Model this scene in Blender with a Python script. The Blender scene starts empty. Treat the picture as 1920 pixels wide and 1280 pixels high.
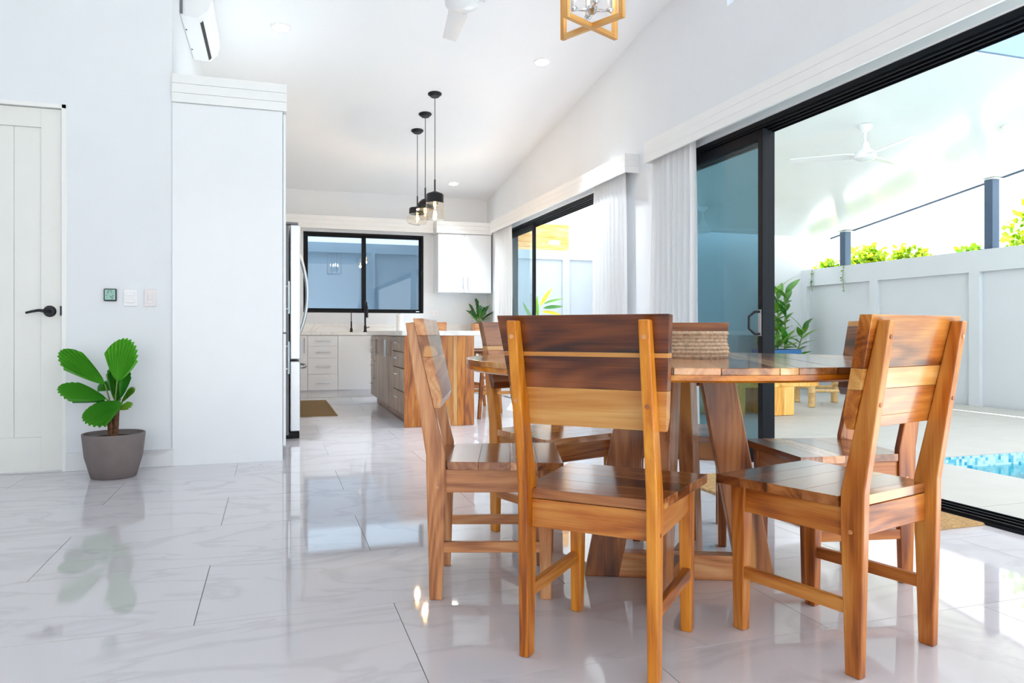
import bpy, math, random
from mathutils import Vector, Matrix

# ------------------------------------------------------------------ camera, light, exposure
scene = bpy.context.scene
COL = scene.collection
TH = math.atan(446 / 1375.0)
cam_d = bpy.data.cameras.new('camera'); cam = bpy.data.objects.new('camera', cam_d); COL.objects.link(cam)
cam.location = (0, 0, .882); cam.rotation_euler = (math.pi / 2, 0, -TH)
cam_d.sensor_width = 36; cam_d.lens = 36 * 1375 / 1920; cam_d.shift_y = -18 / 1920
cam_d.clip_start = .02
scene.camera = cam
w = bpy.data.worlds.new('sky'); scene.world = w; w.use_nodes = True
bg = w.node_tree.nodes['Background']; bg.inputs[0].default_value = (.94, .97, 1, 1); bg.inputs[1].default_value = 1.0
SUN = Vector((.324, .8, 1.0)).normalized()
sun_d = bpy.data.lights.new('sun', 'SUN'); sun_d.energy = 17; sun_d.angle = .009; sun_d.color = (.98, .99, 1)
sun = bpy.data.objects.new('sun', sun_d); COL.objects.link(sun)
sun.rotation_euler = SUN.to_track_quat('Z', 'Y').to_euler(); sun.location = (6, 14, 20)
vs = scene.view_settings
vs.view_transform = 'Standard'; vs.look = 'None'; vs.gamma = 1; vs.use_curve_mapping = False
vs.exposure = 1.6
cy = scene.cycles
cy.max_bounces = 8; cy.diffuse_bounces = 5; cy.glossy_bounces = 3; cy.transparent_max_bounces = 12; cy.transmission_bounces = 6
cy.use_adaptive_sampling = True; cy.adaptive_threshold = .04; cy.sample_clamp_indirect = 6; cy.caustics_reflective = False; cy.caustics_refractive = False

R_ = Vector((math.cos(TH), -math.sin(TH), 0)); F_ = Vector((math.sin(TH), math.cos(TH), 0)); U_ = Vector((0, 0, 1))
rnd = random.Random(7)

# ------------------------------------------------------------------ mesh helper
class MB:
    def __init__(s): s.v = []; s.f = []
    def box(s, x0, x1, y0, y1, z0, z1):
        if x0 > x1: x0, x1 = x1, x0
        if y0 > y1: y0, y1 = y1, y0
        if z0 > z1: z0, z1 = z1, z0
        return s.hexa([(x0,y0,z0),(x1,y0,z0),(x1,y1,z0),(x0,y1,z0)], [(x0,y0,z1),(x1,y0,z1),(x1,y1,z1),(x0,y1,z1)])
    def hexa(s, b, t):
        n = len(s.v); k = len(b); s.v += [tuple(p) for p in b] + [tuple(p) for p in t]
        s.f.append(tuple(n + i for i in reversed(range(k)))); s.f.append(tuple(n + k + i for i in range(k)))
        for i in range(k):
            j = (i + 1) % k; s.f.append((n + i, n + j, n + k + j, n + k + i))
        return s
    def prism(s, poly, axis, a, b):
        def q(p, t):
            return (t, p[0], p[1]) if axis == 'x' else (p[0], t, p[1]) if axis == 'y' else (p[0], p[1], t)
        A = [q(p, a) for p in poly]; B = [q(p, b) for p in poly]
        return s.hexa(A, B)
    def tube(s, pts, r, n=10, cap=True):
        pts = [Vector(p) for p in pts]; m = len(pts); rs = r if isinstance(r, (list, tuple)) else [r] * m
        base = len(s.v); nr = None
        for i, p in enumerate(pts):
            t = (pts[min(i + 1, m - 1)] - pts[max(i - 1, 0)]).normalized()
            if nr is None:
                nr = t.cross(Vector((0, 0, 1)))
                if nr.length < 1e-3: nr = t.cross(Vector((0, 1, 0)))
                nr.normalize()
            else:
                nr = (nr - t * nr.dot(t)).normalized()
            bn = t.cross(nr)
            for k in range(n):
                a = 2 * math.pi * k / n
                s.v.append(tuple(p + (nr * math.cos(a) + bn * math.sin(a)) * rs[i]))
        for i in range(m - 1):
            for k in range(n):
                a = base + i * n + k; b = base + i * n + (k + 1) % n
                s.f.append((a, b, b + n, a + n))
        if cap:
            s.f.append(tuple(base + k for k in reversed(range(n)))); s.f.append(tuple(base + (m - 1) * n + k for k in range(n)))
        return s
    def lathe(s, prof, n=24, c=(0, 0, 0), closed=False):
        base = len(s.v); m = len(prof)
        for (r, z) in prof:
            for k in range(n):
                a = 2 * math.pi * k / n
                s.v.append((c[0] + r * math.cos(a), c[1] + r * math.sin(a), c[2] + z))
        rng = m if closed else m - 1
        for i in range(rng):
            i2 = (i + 1) % m
            for k in range(n):
                k2 = (k + 1) % n
                s.f.append((base + i * n + k, base + i * n + k2, base + i2 * n + k2, base + i2 * n + k))
        if not closed:
            if prof[0][0] > 1e-4: s.f.append(tuple(base + k for k in reversed(range(n))))
            if prof[-1][0] > 1e-4: s.f.append(tuple(base + (m - 1) * n + k for k in range(n)))
        return s
    def grid(s, fn, nu, nv):
        base = len(s.v)
        for i in range(nu + 1):
            for j in range(nv + 1): s.v.append(tuple(fn(i / nu, j / nv)))
        for i in range(nu):
            for j in range(nv):
                a = base + i * (nv + 1) + j; s.f.append((a, a + nv + 1, a + nv + 2, a + 1))
        return s
    def mesh(s, name, smooth=False):
        me = bpy.data.meshes.new(name); me.from_pydata(s.v, [], s.f); me.update()
        if smooth:
            for p in me.polygons: p.use_smooth = True
        return me
    def build(s, name, m, parent=None, smooth=False, bevel=0, loc=None):
        o = bpy.data.objects.new(name, s.mesh(name, smooth)); COL.objects.link(o)
        if m: o.data.materials.append(m)
        if parent: o.parent = parent
        if loc: o.location = loc
        if bevel:
            b = o.modifiers.new('bevel', 'BEVEL'); b.width = bevel; b.segments = 2; b.limit_method = 'ANGLE'; b.angle_limit = .6
        if smooth: autosmooth(o)
        return o

def autosmooth(o, ang=40):
    me = o.data
    try:
        me.set_sharp_from_angle(angle=math.radians(ang))
    except Exception: pass

def inst(src, parent=None, loc=None, rot=None, scale=None, m=None):
    o = src.copy(); COL.objects.link(o)
    if parent: o.parent = parent
    if loc is not None: o.location = loc
    if rot is not None: o.rotation_euler = rot
    if scale is not None: o.scale = scale
    return o

def thing(name, label, cat, loc=(0, 0, 0), rz=0, group=None):
    o = bpy.data.objects.new(name, None); COL.objects.link(o); o.empty_display_size = .1
    o.location = loc; o.rotation_euler = (0, 0, rz); o['label'] = label; o['category'] = cat
    if group: o['group'] = group
    return o
def tag(o, label, cat, group=None):
    o['label'] = label; o['category'] = cat
    if group: o['group'] = group
    return o
def struct(o, label=None, cat=None):
    o['kind'] = 'structure'
    if label: o['label'] = label
    if cat: o['category'] = cat
    return o
def B(*a): return MB().box(*a)

# ------------------------------------------------------------------ materials
def lin(c):
    return tuple((x / 255 / 12.92) if x / 255 <= .04045 else ((x / 255 + .055) / 1.055) ** 2.4 for x in c) + (1,)
def new_mat(name):
    m = bpy.data.materials.new(name); m.use_nodes = True
    nt = m.node_tree; return m, nt, nt.nodes['Principled BSDF']
def plain(name, c, rough=.5, metal=0, spec=.5, noise=.03, nscale=8, bump=0, coat=0, srgb=True):
    m, nt, p = new_mat(name)
    col = lin(c) if srgb else tuple(c) + (1,)
    p.inputs['Roughness'].default_value = rough; p.inputs['Metallic'].default_value = metal
    p.inputs['Specular IOR Level'].default_value = spec; p.inputs['Coat Weight'].default_value = coat
    tc = nt.nodes.new('ShaderNodeTexCoord'); n = nt.nodes.new('ShaderNodeTexNoise'); n.inputs['Scale'].default_value = nscale
    n.inputs['Detail'].default_value = 3
    nt.links.new(tc.outputs['Object'], n.inputs['Vector'])
    r = nt.nodes.new('ShaderNodeValToRGB')
    r.color_ramp.elements[0].position = .3; r.color_ramp.elements[1].position = .7
    r.color_ramp.elements[0].color = tuple(max(0, x * (1 - noise)) for x in col[:3]) + (1,)
    r.color_ramp.elements[1].color = tuple(min(1, x * (1 + noise)) for x in col[:3]) + (1,)
    nt.links.new(n.outputs['Fac'], r.inputs['Fac']); nt.links.new(r.outputs['Color'], p.inputs['Base Color'])
    if bump:
        b = nt.nodes.new('ShaderNodeBump'); b.inputs['Strength'].default_value = bump; b.inputs['Distance'].default_value = .01
        n2 = nt.nodes.new('ShaderNodeTexNoise'); n2.inputs['Scale'].default_value = nscale * 12
        nt.links.new(tc.outputs['Object'], n2.inputs['Vector'])
        nt.links.new(n2.outputs['Fac'], b.inputs['Height']); nt.links.new(b.outputs['Normal'], p.inputs['Normal'])
    return m
def emis(name, c, s):
    m, nt, p = new_mat(name)
    p.inputs['Base Color'].default_value = (*c, 1); p.inputs['Emission Color'].default_value = (*c, 1); p.inputs['Emission Strength'].default_value = s
    return m
WOODS = {}
TONES = {'honey': ((142, 68, 2), (206, 120, 16), (232, 156, 48)), 'tan': ((146, 84, 44), (198, 132, 80), (222, 170, 118)),
         'teak': ((120, 56, 10), (184, 104, 32), (214, 146, 66)), 'walnut': ((50, 20, 8), (112, 54, 20), (156, 88, 40)),
         'brown': ((82, 40, 16), (146, 84, 40), (186, 122, 68)), 'pale': ((196, 128, 56), (216, 156, 80), (234, 188, 120)),
         'grey': ((112, 84, 62), (146, 116, 90), (176, 148, 122)), 'bright': ((206, 136, 48), (238, 178, 84), (250, 206, 124))}
def wood(tone, axis='z', rough=.34, coat=.15):
    key = (tone, axis, rough)
    if key in WOODS: return WOODS[key]
    m, nt, p = new_mat('wood_%s_%s' % (tone, axis)); N = nt.nodes.new; L = nt.links.new
    dk = {'grey': 1, 'bright': 1, 'tan': .98, 'walnut': .8, 'teak': .9, 'honey': .9, 'pale': .88}.get(tone, .9)
    c0, c1, c2 = [tuple(v * dk for v in lin(c)[:3]) + (1,) for c in TONES[tone]]
    tc = N('ShaderNodeTexCoord'); oi = N('ShaderNodeObjectInfo')
    mul = N('ShaderNodeMath'); mul.operation = 'MULTIPLY'; mul.inputs[1].default_value = 37.0; L(oi.outputs['Random'], mul.inputs[0])
    add = N('ShaderNodeVectorMath'); add.operation = 'ADD'; L(tc.outputs['Object'], add.inputs[0]); L(mul.outputs[0], add.inputs[1])
    def mapped(al, ac):
        mp = N('ShaderNodeMapping'); mp.inputs['Scale'].default_value = tuple(al if a == axis else ac for a in 'xyz'); L(add.outputs[0], mp.inputs[0]); return mp
    m1 = mapped(1.3, 9); n1 = N('ShaderNodeTexNoise'); n1.inputs['Scale'].default_value = 1; n1.inputs['Detail'].default_value = 5; n1.inputs['Distortion'].default_value = .8
    L(m1.outputs[0], n1.inputs['Vector'])
    # growth-ring contours: sharpen a slow noise into bands
    m2 = mapped(.9, 6); n2 = N('ShaderNodeTexNoise'); n2.inputs['Scale'].default_value = 1; n2.inputs['Detail'].default_value = 1.5; L(m2.outputs[0], n2.inputs['Vector'])
    rg = N('ShaderNodeMath'); rg.operation = 'MULTIPLY'; rg.inputs[1].default_value = 90; L(n2.outputs['Fac'], rg.inputs[0])
    sn = N('ShaderNodeMath'); sn.operation = 'SINE'; L(rg.outputs[0], sn.inputs[0])
    m3 = mapped(7, 240); n3 = N('ShaderNodeTexNoise'); n3.inputs['Scale'].default_value = 1; n3.inputs['Detail'].default_value = 3; L(m3.outputs[0], n3.inputs['Vector'])
    a1 = N('ShaderNodeMath'); a1.operation = 'MULTIPLY_ADD'; a1.inputs[1].default_value = .055; L(sn.outputs[0], a1.inputs[0]); L(n1.outputs['Fac'], a1.inputs[2])
    a2 = N('ShaderNodeMath'); a2.operation = 'MULTIPLY_ADD'; a2.inputs[1].default_value = .28; L(n3.outputs['Fac'], a2.inputs[0]); L(a1.outputs[0], a2.inputs[2])
    r = N('ShaderNodeValToRGB'); e = r.color_ramp.elements
    e[0].position = .44; e[0].color = c0; e[1].position = .84; e[1].color = c2
    k = e.new(.62); k.color = c1
    L(a2.outputs[0], r.inputs['Fac'])
    if tone in ('walnut', 'brown'):      # irregular sapwood flares in the dark heartwood
        ms = mapped(.7, 5.5); ns = N('ShaderNodeTexNoise'); ns.inputs['Scale'].default_value = 1; ns.inputs['Detail'].default_value = 2; L(ms.outputs[0], ns.inputs['Vector'])
        mr = N('ShaderNodeMapRange'); mr.interpolation_type = 'SMOOTHSTEP'; mr.inputs['From Min'].default_value = .615; mr.inputs['From Max'].default_value = .65; L(ns.outputs['Fac'], mr.inputs['Value'])
        mx = N('ShaderNodeMix'); mx.data_type = 'RGBA'; L(mr.outputs[0], mx.inputs[0]); L(r.outputs['Color'], mx.inputs[6]); mx.inputs[7].default_value = lin((206, 146, 78)); L(mx.outputs[2], p.inputs['Base Color'])
    else: L(r.outputs['Color'], p.inputs['Base Color'])
    p.inputs['Roughness'].default_value = rough; p.inputs['Coat Weight'].default_value = coat; p.inputs['Coat Roughness'].default_value = .12
    bp = N('ShaderNodeBump'); bp.inputs['Strength'].default_value = .08; bp.inputs['Distance'].default_value = .002; L(n3.outputs['Fac'], bp.inputs['Height']); L(bp.outputs['Normal'], p.inputs['Normal'])
    WOODS[key] = m; return m
def schlick(nt, f0, nrm=None):
    N = nt.nodes.new; L = nt.links.new
    lw = N('ShaderNodeLayerWeight'); lw.inputs['Blend'].default_value = .5
    if nrm: L(nrm, lw.inputs['Normal'])
    pw_ = N('ShaderNodeMath'); pw_.operation = 'POWER'; pw_.inputs[1].default_value = 5; L(lw.outputs['Facing'], pw_.inputs[0])
    ma = N('ShaderNodeMath'); ma.operation = 'MULTIPLY_ADD'; ma.inputs[1].default_value = 1 - f0; ma.inputs[2].default_value = f0; L(pw_.outputs[0], ma.inputs[0])
    return ma
def glass(name, tint, refl=1.0):
    m, nt, p = new_mat(name); nt.nodes.remove(p); N = nt.nodes.new; L = nt.links.new
    t = N('ShaderNodeBsdfTransparent'); t.inputs[0].default_value = (*tint, 1)
    g = N('ShaderNodeBsdfGlossy'); g.inputs['Roughness'].default_value = .004; g.inputs[0].default_value = (refl, refl, refl, 1)
    f = schlick(nt, .04)
    mx = N('ShaderNodeMixShader'); L(f.outputs[0], mx.inputs[0]); L(t.outputs[0], mx.inputs[1]); L(g.outputs[0], mx.inputs[2])
    L(mx.outputs[0], nt.nodes['Material Output'].inputs[0]); return m
def marble(name, base, vein, rough, vamt=.5, bump=0.0, spec=.5, scale=1.0):
    m, nt, p = new_mat(name); N = nt.nodes.new; L = nt.links.new
    tc = N('ShaderNodeTexCoord'); oi = N('ShaderNodeObjectInfo')
    mul = N('ShaderNodeMath'); mul.operation = 'MULTIPLY'; mul.inputs[1].default_value = 53; L(oi.outputs['Random'], mul.inputs[0])
    add = N('ShaderNodeVectorMath'); add.operation = 'ADD'; L(tc.outputs['Object'], add.inputs[0]); L(mul.outputs[0], add.inputs[1])
    mp = N('ShaderNodeMapping'); mp.inputs['Scale'].default_value = (1.1 * scale, 2.6 * scale, 1.5 * scale); mp.inputs['Rotation'].default_value = (0, 0, .5); L(add.outputs[0], mp.inputs[0])
    n = N('ShaderNodeTexNoise'); n.inputs['Scale'].default_value = 1.0; n.inputs['Detail'].default_value = 6; n.inputs['Distortion'].default_value = 1.1; L(mp.outputs[0], n.inputs['Vector'])
    ab = N('ShaderNodeMath'); ab.operation = 'SUBTRACT'; ab.inputs[1].default_value = .5; L(n.outputs['Fac'], ab.inputs[0])
    ab2 = N('ShaderNodeMath'); ab2.operation = 'ABSOLUTE'; L(ab.outputs[0], ab2.inputs[0])
    r = N('ShaderNodeValToRGB'); e = r.color_ramp.elements
    b = lin(base); v = lin(vein)
    e[0].position = 0; e[0].color = tuple(b[i] * (1 - vamt) + v[i] * vamt for i in range(3)) + (1,)
    e[1].position = .035; e[1].color = b
    L(ab2.outputs[0], r.inputs[0]); L(r.outputs[0], p.inputs['Base Color'])
    p.inputs['Roughness'].default_value = rough; p.inputs['Specular IOR Level'].default_value = spec
    if bump:
        g = N('ShaderNodeNewGeometry'); nb = N('ShaderNodeTexNoise'); nb.inputs['Scale'].default_value = 2.2; nb.inputs['Detail'].default_value = 2
        L(g.outputs['Position'], nb.inputs['Vector'])
        bp = N('ShaderNodeBump'); bp.inputs['Strength'].default_value = bump; bp.inputs['Distance'].default_value = .004
        L(nb.outputs['Fac'], bp.inputs['Height']); L(bp.outputs['Normal'], p.inputs['Normal'])
    return m
def leafmat(name, c0, c1, rough=.35, trans=.25):
    m, nt, p = new_mat(name); N = nt.nodes.new; L = nt.links.new
    oi = N('ShaderNodeObjectInfo'); tc = N('ShaderNodeTexCoord'); n = N('ShaderNodeTexNoise'); n.inputs['Scale'].default_value = 3.0
    L(tc.outputs['Object'], n.inputs['Vector'])
    a = N('ShaderNodeMath'); a.operation = 'MULTIPLY_ADD'; a.inputs[1].default_value = .5; L(oi.outputs['Random'], a.inputs[0]); L(n.outputs['Fac'], a.inputs[2])
    r = N('ShaderNodeValToRGB'); r.color_ramp.elements[0].position = .4; r.color_ramp.elements[1].position = .95
    r.color_ramp.elements[0].color = lin(c0); r.color_ramp.elements[1].color = lin(c1); L(a.outputs[0], r.inputs[0])
    L(r.outputs[0], p.inputs['Base Color']); p.inputs['Roughness'].default_value = rough
    t = N('ShaderNodeBsdfTranslucent'); L(r.outputs[0], t.inputs[0]); mx = N('ShaderNodeMixShader'); mx.inputs[0].default_value = trans
    L(p.outputs[0], mx.inputs[1]); L(t.outputs[0], mx.inputs[2]); L(mx.outputs[0], nt.nodes['Material Output'].inputs[0])
    return m

M = {}
M['wall'] = plain('wall_paint', (235, 238, 242), .7, noise=.01, nscale=3, bump=.03)
M['ceil'] = plain('ceiling_paint', (246, 248, 251), .8, noise=.005, nscale=2)
M['trim'] = plain('white_lacquer', (243, 243, 242), .35, noise=.008)
M['cab'] = plain('cabinet_white', (240, 243, 246), .22, noise=.006)
M['door'] = plain('door_paint', (236, 237, 232), .4, noise=.01)
M['tile'] = marble('marble_tile', (208, 205, 210), (176, 172, 178), .04, .34, bump=.03)
M['grout'] = plain('grout', (120, 108, 100), .8)
M['quartz'] = marble('quartz', (242, 240, 237), (206, 200, 196), .12, .35, scale=1.6)
M['skirt'] = marble('skirting_marble', (226, 228, 230), (180, 180, 184), .15, .5, scale=1.5)
M['black'] = plain('black_aluminium', (12, 16, 24), .5, spec=.2)
M['blackm'] = plain('matt_black_metal', (30, 31, 36), .4, metal=.4)
M['dark'] = plain('dark_gap', (16, 17, 20), .6)
M['steel'] = plain('brushed_steel', (196, 200, 204), .28, metal=1)
M['steel_side'] = plain('fridge_side_grey', (128, 128, 130), .45, metal=.2)
M['chrome'] = plain('chrome', (214, 216, 220), .12, metal=1)
M['glass_dark'] = glass('tinted_glass_dark', (.745, .835, .865), .9)
M['glass_win'] = glass('tinted_glass_blue', (.57, .68, .76), .9)
M['glass_clear'] = glass('clear_glass', (.95, .96, .95))
M['glass_amber'] = glass('smoky_pendant_glass', (.96, .93, .88))
M['jute'] = plain('jute', (196, 158, 106), .9, noise=.25, nscale=60, bump=.6)
M['rope'] = plain('rope', (208, 182, 154), .9, noise=.3, nscale=90, bump=.5)
M['mat'] = plain('kitchen_mat_brown', (150, 124, 86), .9, noise=.15, nscale=90, bump=.5)
M['pot'] = plain('grey_brown_pot', (118, 108, 106), .7, noise=.06, nscale=14, bump=.1)
M['soil'] = plain('soil', (52, 38, 30), .95, noise=.4, nscale=60, bump=.8)
M['bark'] = plain('fibrous_bark', (128, 88, 62), .9, noise=.4, nscale=50, bump=.8)
M['palm'] = leafmat('palm_leaf', (40, 128, 34), (96, 182, 54), .3, .2)
M['palm_y'] = leafmat('palm_leaf_young', (110, 176, 48), (150, 200, 70), .3, .3)
M['leaf'] = leafmat('ginger_leaf', (44, 118, 40), (128, 178, 60), .35, .3)
M['leaf_dk'] = leafmat('glossy_dark_leaf', (22, 76, 28), (58, 124, 42), .25, .1)
M['leaf_y'] = leafmat('yellow_leaf', (206, 170, 20), (232, 208, 60), .4, .3)
M['hedge'] = leafmat('hedge_leaf', (74, 130, 20), (176, 196, 40), .4, .35)
M['stem'] = plain('green_stem', (110, 132, 66), .6, noise=.2)
M['fence'] = plain('fence_render_white', (206, 211, 217), .8, noise=.015, nscale=2, bump=.05)
M['fence_grey'] = plain('boundary_render_grey', (180, 188, 196), .85, noise=.02, nscale=2, bump=.05)
M['patio'] = plain('patio_concrete_tile', (186, 184, 179), .5, noise=.03, nscale=5, bump=.05)
def soffit_mat():
    m = plain('soffit_white_gloss', (240, 243, 242), .15, noise=.01, nscale=3); nt = m.node_tree; N = nt.nodes.new; L = nt.links.new
    tc = N('ShaderNodeTexCoord'); wv = N('ShaderNodeTexWave'); wv.bands_direction = 'Y'; wv.wave_profile = 'SAW'; wv.inputs['Scale'].default_value = 3.2; L(tc.outputs['Object'], wv.inputs['Vector'])
    bp = N('ShaderNodeBump'); bp.inputs['Strength'].default_value = .25; bp.inputs['Distance'].default_value = .004; L(wv.outputs['Fac'], bp.inputs['Height']); L(bp.outputs[0], nt.nodes['Principled BSDF'].inputs['Normal'])
    return m
M['soffit'] = soffit_mat()
M['post'] = plain('blue_grey_steel', (70, 88, 112), .45, metal=.2)
M['fascia'] = plain('blue_grey_fascia', (126, 152, 188), .5)
M['blue'] = plain('blue_planter', (52, 110, 168), .45)
M['bamboo'] = plain('bamboo', (206, 172, 116), .55, noise=.15, nscale=30)
M['plastic'] = plain('white_plastic', (244, 244, 246), .3, noise=.004)
M['plastic2'] = plain('cream_plastic', (236, 230, 230), .35, noise=.004)
M['bezel'] = plain('dark_bezel', (34, 42, 46), .4)
M['lcd'] = plain('lcd_green', (152, 198, 184), .3, noise=.02)
M['lcd_seg'] = plain('lcd_segments', (52, 84, 80), .5)
M['paper'] = plain('paper_roll', (246, 244, 242), .9)
M['lamp_on'] = emis('downlight_glow', (1, .93, .80), 10)
M['bulb'] = emis('filament_glow', (1, .55, .12), 45)
M['latte'] = plain('pale_gravel', (150, 148, 140), .95, noise=.12, nscale=20)
# woven / translucent fabric
def fabric():
    m, nt, p = new_mat('white_linen'); N = nt.nodes.new; L = nt.links.new
    p.inputs['Base Color'].default_value = (.93, .93, .94, 1); p.inputs['Roughness'].default_value = .95
    tc = N('ShaderNodeTexCoord'); wv = N('ShaderNodeTexNoise'); wv.inputs['Scale'].default_value = 400; L(tc.outputs['Object'], wv.inputs['Vector'])
    bp = N('ShaderNodeBump'); bp.inputs['Strength'].default_value = .15; bp.inputs['Distance'].default_value = .002; L(wv.outputs['Fac'], bp.inputs['Height']); L(bp.outputs[0], p.inputs['Normal'])
    t = N('ShaderNodeBsdfTranslucent'); t.inputs[0].default_value = (.92, .93, .95, 1); mx = N('ShaderNodeMixShader'); mx.inputs[0].default_value = .2
    L(p.outputs[0], mx.inputs[1]); L(t.outputs[0], mx.inputs[2]); L(mx.outputs[0], nt.nodes['Material Output'].inputs[0]); return m
M['linen'] = fabric()
def poolmats():
    m, nt, p = new_mat('pool_mosaic'); N = nt.nodes.new; L = nt.links.new
    tc = N('ShaderNodeTexCoord'); mp = N('ShaderNodeMapping'); mp.inputs['Scale'].default_value = (40, 40, 40); L(tc.outputs['Object'], mp.inputs[0])
    fl = N('ShaderNodeVectorMath'); fl.operation = 'FLOOR'; L(mp.outputs[0], fl.inputs[0])
    wn = N('ShaderNodeTexWhiteNoise'); L(fl.outputs[0], wn.inputs[0])
    r = N('ShaderNodeValToRGB'); r.color_ramp.interpolation = 'CONSTANT'; e = r.color_ramp.elements
    e[0].color = lin((196, 224, 232)); e[1].position = .45; e[1].color = lin((158, 210, 226)); k = e.new(.72); k.color = lin((104, 186, 212)); k = e.new(.9); k.color = lin((60, 160, 196))
    L(wn.outputs[0], r.inputs[0]); L(r.outputs[0], p.inputs['Base Color']); p.inputs['Roughness'].default_value = .2
    m2, nt, p = new_mat('pool_water'); N = nt.nodes.new; L = nt.links.new
    t = N('ShaderNodeBsdfTransparent'); t.inputs[0].default_value = (.62, .96, 1, 1); g = N('ShaderNodeBsdfGlossy'); g.inputs['Roughness'].default_value = .02
    f = schlick(nt, .02)
    n = N('ShaderNodeTexNoise'); n.inputs['Scale'].default_value = 3; bp = N('ShaderNodeBump'); bp.inputs['Strength'].default_value = .1; bp.inputs['Distance'].default_value = .02
    tc = N('ShaderNodeTexCoord'); L(tc.outputs['Object'], n.inputs['Vector']); L(n.outputs['Fac'], bp.inputs['Height']); L(bp.outputs[0], g.inputs['Normal'])
    mx = N('ShaderNodeMixShader'); L(f.outputs[0], mx.inputs[0]); L(t.outputs[0], mx.inputs[1]); L(g.outputs[0], mx.inputs[2]); nt.nodes.remove(p)
    L(mx.outputs[0], nt.nodes['Material Output'].inputs[0])
    return m, m2
M['mosaic'], M['water'] = poolmats()
M['pool_floor'] = plain('pool_floor_blue', (110, 214, 240), .5, noise=.06)

# ------------------------------------------------------------------ the room shell
XR, XR2, YB, XK, YL = 3.07, 3.27, 10.7, -.64, 5.28
def cz(y): return 2.88 + .129 * (10.7 - y)
floor = struct(B(-4.6, 3.1, -3, 10.9, -.08, -.004).build('floor', M['grout']))
tile_mesh = {}
j = 0
y = 2.39 - .6 * 9
row = -9
while y < 10.7:
    off = -.23 if row % 2 == 0 else .37
    x = off - 1.2 * 4
    while x < 3.1:
        x0, x1, y0, y1 = max(x, -4.5), min(x + 1.2, 3.1), max(y, -3), min(y + .6, 10.7)
        if x1 - x0 > .05 and y1 - y0 > .05 and not (y0 >= 5.35 and x1 < XK):
            key = (round(x1 - x0, 3), round(y1 - y0, 3))
            if key not in tile_mesh:
                g = .0012; a, b = key
                tile_mesh[key] = MB().hexa([(g, g, -.006), (a - g, g, -.006), (a - g, b - g, -.006), (g, b - g, -.006)], [(g, g, 0), (a - g, g, 0), (a - g, b - g, 0), (g, b - g, 0)]).mesh('floor_tile')
                tile_mesh[key].materials.append(M['tile'])
            o = bpy.data.objects.new('floor_tile', tile_mesh[key]); COL.objects.link(o); o.parent = floor; o.location = (x0, y0, 0)
        x += 1.2
    y += .6; row += 1

c_m = MB().prism([(-3, cz(-3)), (12.2, cz(12.2)), (12.2, cz(12.2) + .25), (-3, cz(-3) + .25)], 'x', -4.8, 3.35)  # eave past the back wall is added, unseen, to keep sun off its window
ceiling = struct(c_m.build('ceiling', M['ceil']))

def ypiece(mb, y0, y1, z0, z1=None, z1b=None, X0=XR, X1=XR2):
    a = z1 if z1 is not None else cz(y0) + .02; b = z1b if z1b is not None else (z1 if z1 is not None else cz(y1) + .02)
    mb.prism([(y0, z0), (y1, z0), (y1, b), (y0, a)], 'x', X0, X1)
O1 = (6.2, 9.85); O2 = (-2.7, 5.42); OH = 2.295; CL = (2.7, 4.5, 3.2, 3.62)  # near end of the patio opening is unseen, extended to let more sun in
mb = MB()
ypiece(mb, -3, O2[0], 0); ypiece(mb, O2[0], CL[0], OH); ypiece(mb, CL[0], CL[1], OH, CL[2]); ypiece(mb, CL[0], CL[1], CL[3])
ypiece(mb, CL[1], O2[1], OH); ypiece(mb, O2[1], O1[0], 0); ypiece(mb, O1[0], O1[1], OH); ypiece(mb, O1[1], YB + .2, 0)
struct(mb.build('wall_right', M['wall']))
# kitchen back wall with the window hole
KW = (.39, 2.10, 1.155, 2.30)
mb = MB(); zc = cz(YB) + .03
mb.box(-.84, KW[0], YB, YB + .2, 0, zc).box(KW[1], XR + .02, YB, YB + .2, 0, zc).box(KW[0], KW[1], YB, YB + .2, 0, KW[2]).box(KW[0], KW[1], YB, YB + .2, KW[3], zc)
struct(mb.build('wall_back', M['wall']))
mb = MB(); ypiece(mb, YL, YB, 0, X0=XK - .2, X1=XK); struct(mb.build('wall_kitchen_left', M['wall']))
DX0, DX1, DZ = -2.14, -1.25, 2.318
mb = MB(); zl = cz(YL) + .03
mb.box(DX1, XK - .2, YL, YL + .2, 0, zl).box(-4.6, DX0, YL, YL + .2, 0, zl).box(DX0, DX1, YL, YL + .2, DZ, zl)
struct(mb.build('wall_left', M['wall']))
mb = MB(); ypiece(mb, -3, YL + .2, 0, X0=-4.8, X1=-4.6); struct(mb.build('wall_far_left', M['wall']))
struct(MB().box(-4.8, -3.8, -3.2, -3.0, 0, cz(-3) + .05).box(2.7, 3.3, -3.2, -3.0, 0, cz(-3) + .05).box(-3.8, 2.7, -3.2, -3.0, 3.1, cz(-3) + .05).build('wall_rear', M['wall']))  # unseen rear wall, its opening added and sized to light the room
struct(B(DX1 + .0, XK + .012, YL - .014, YL, 0, .115).build('baseboard_left', M['skirt'], bevel=.003))

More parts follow.
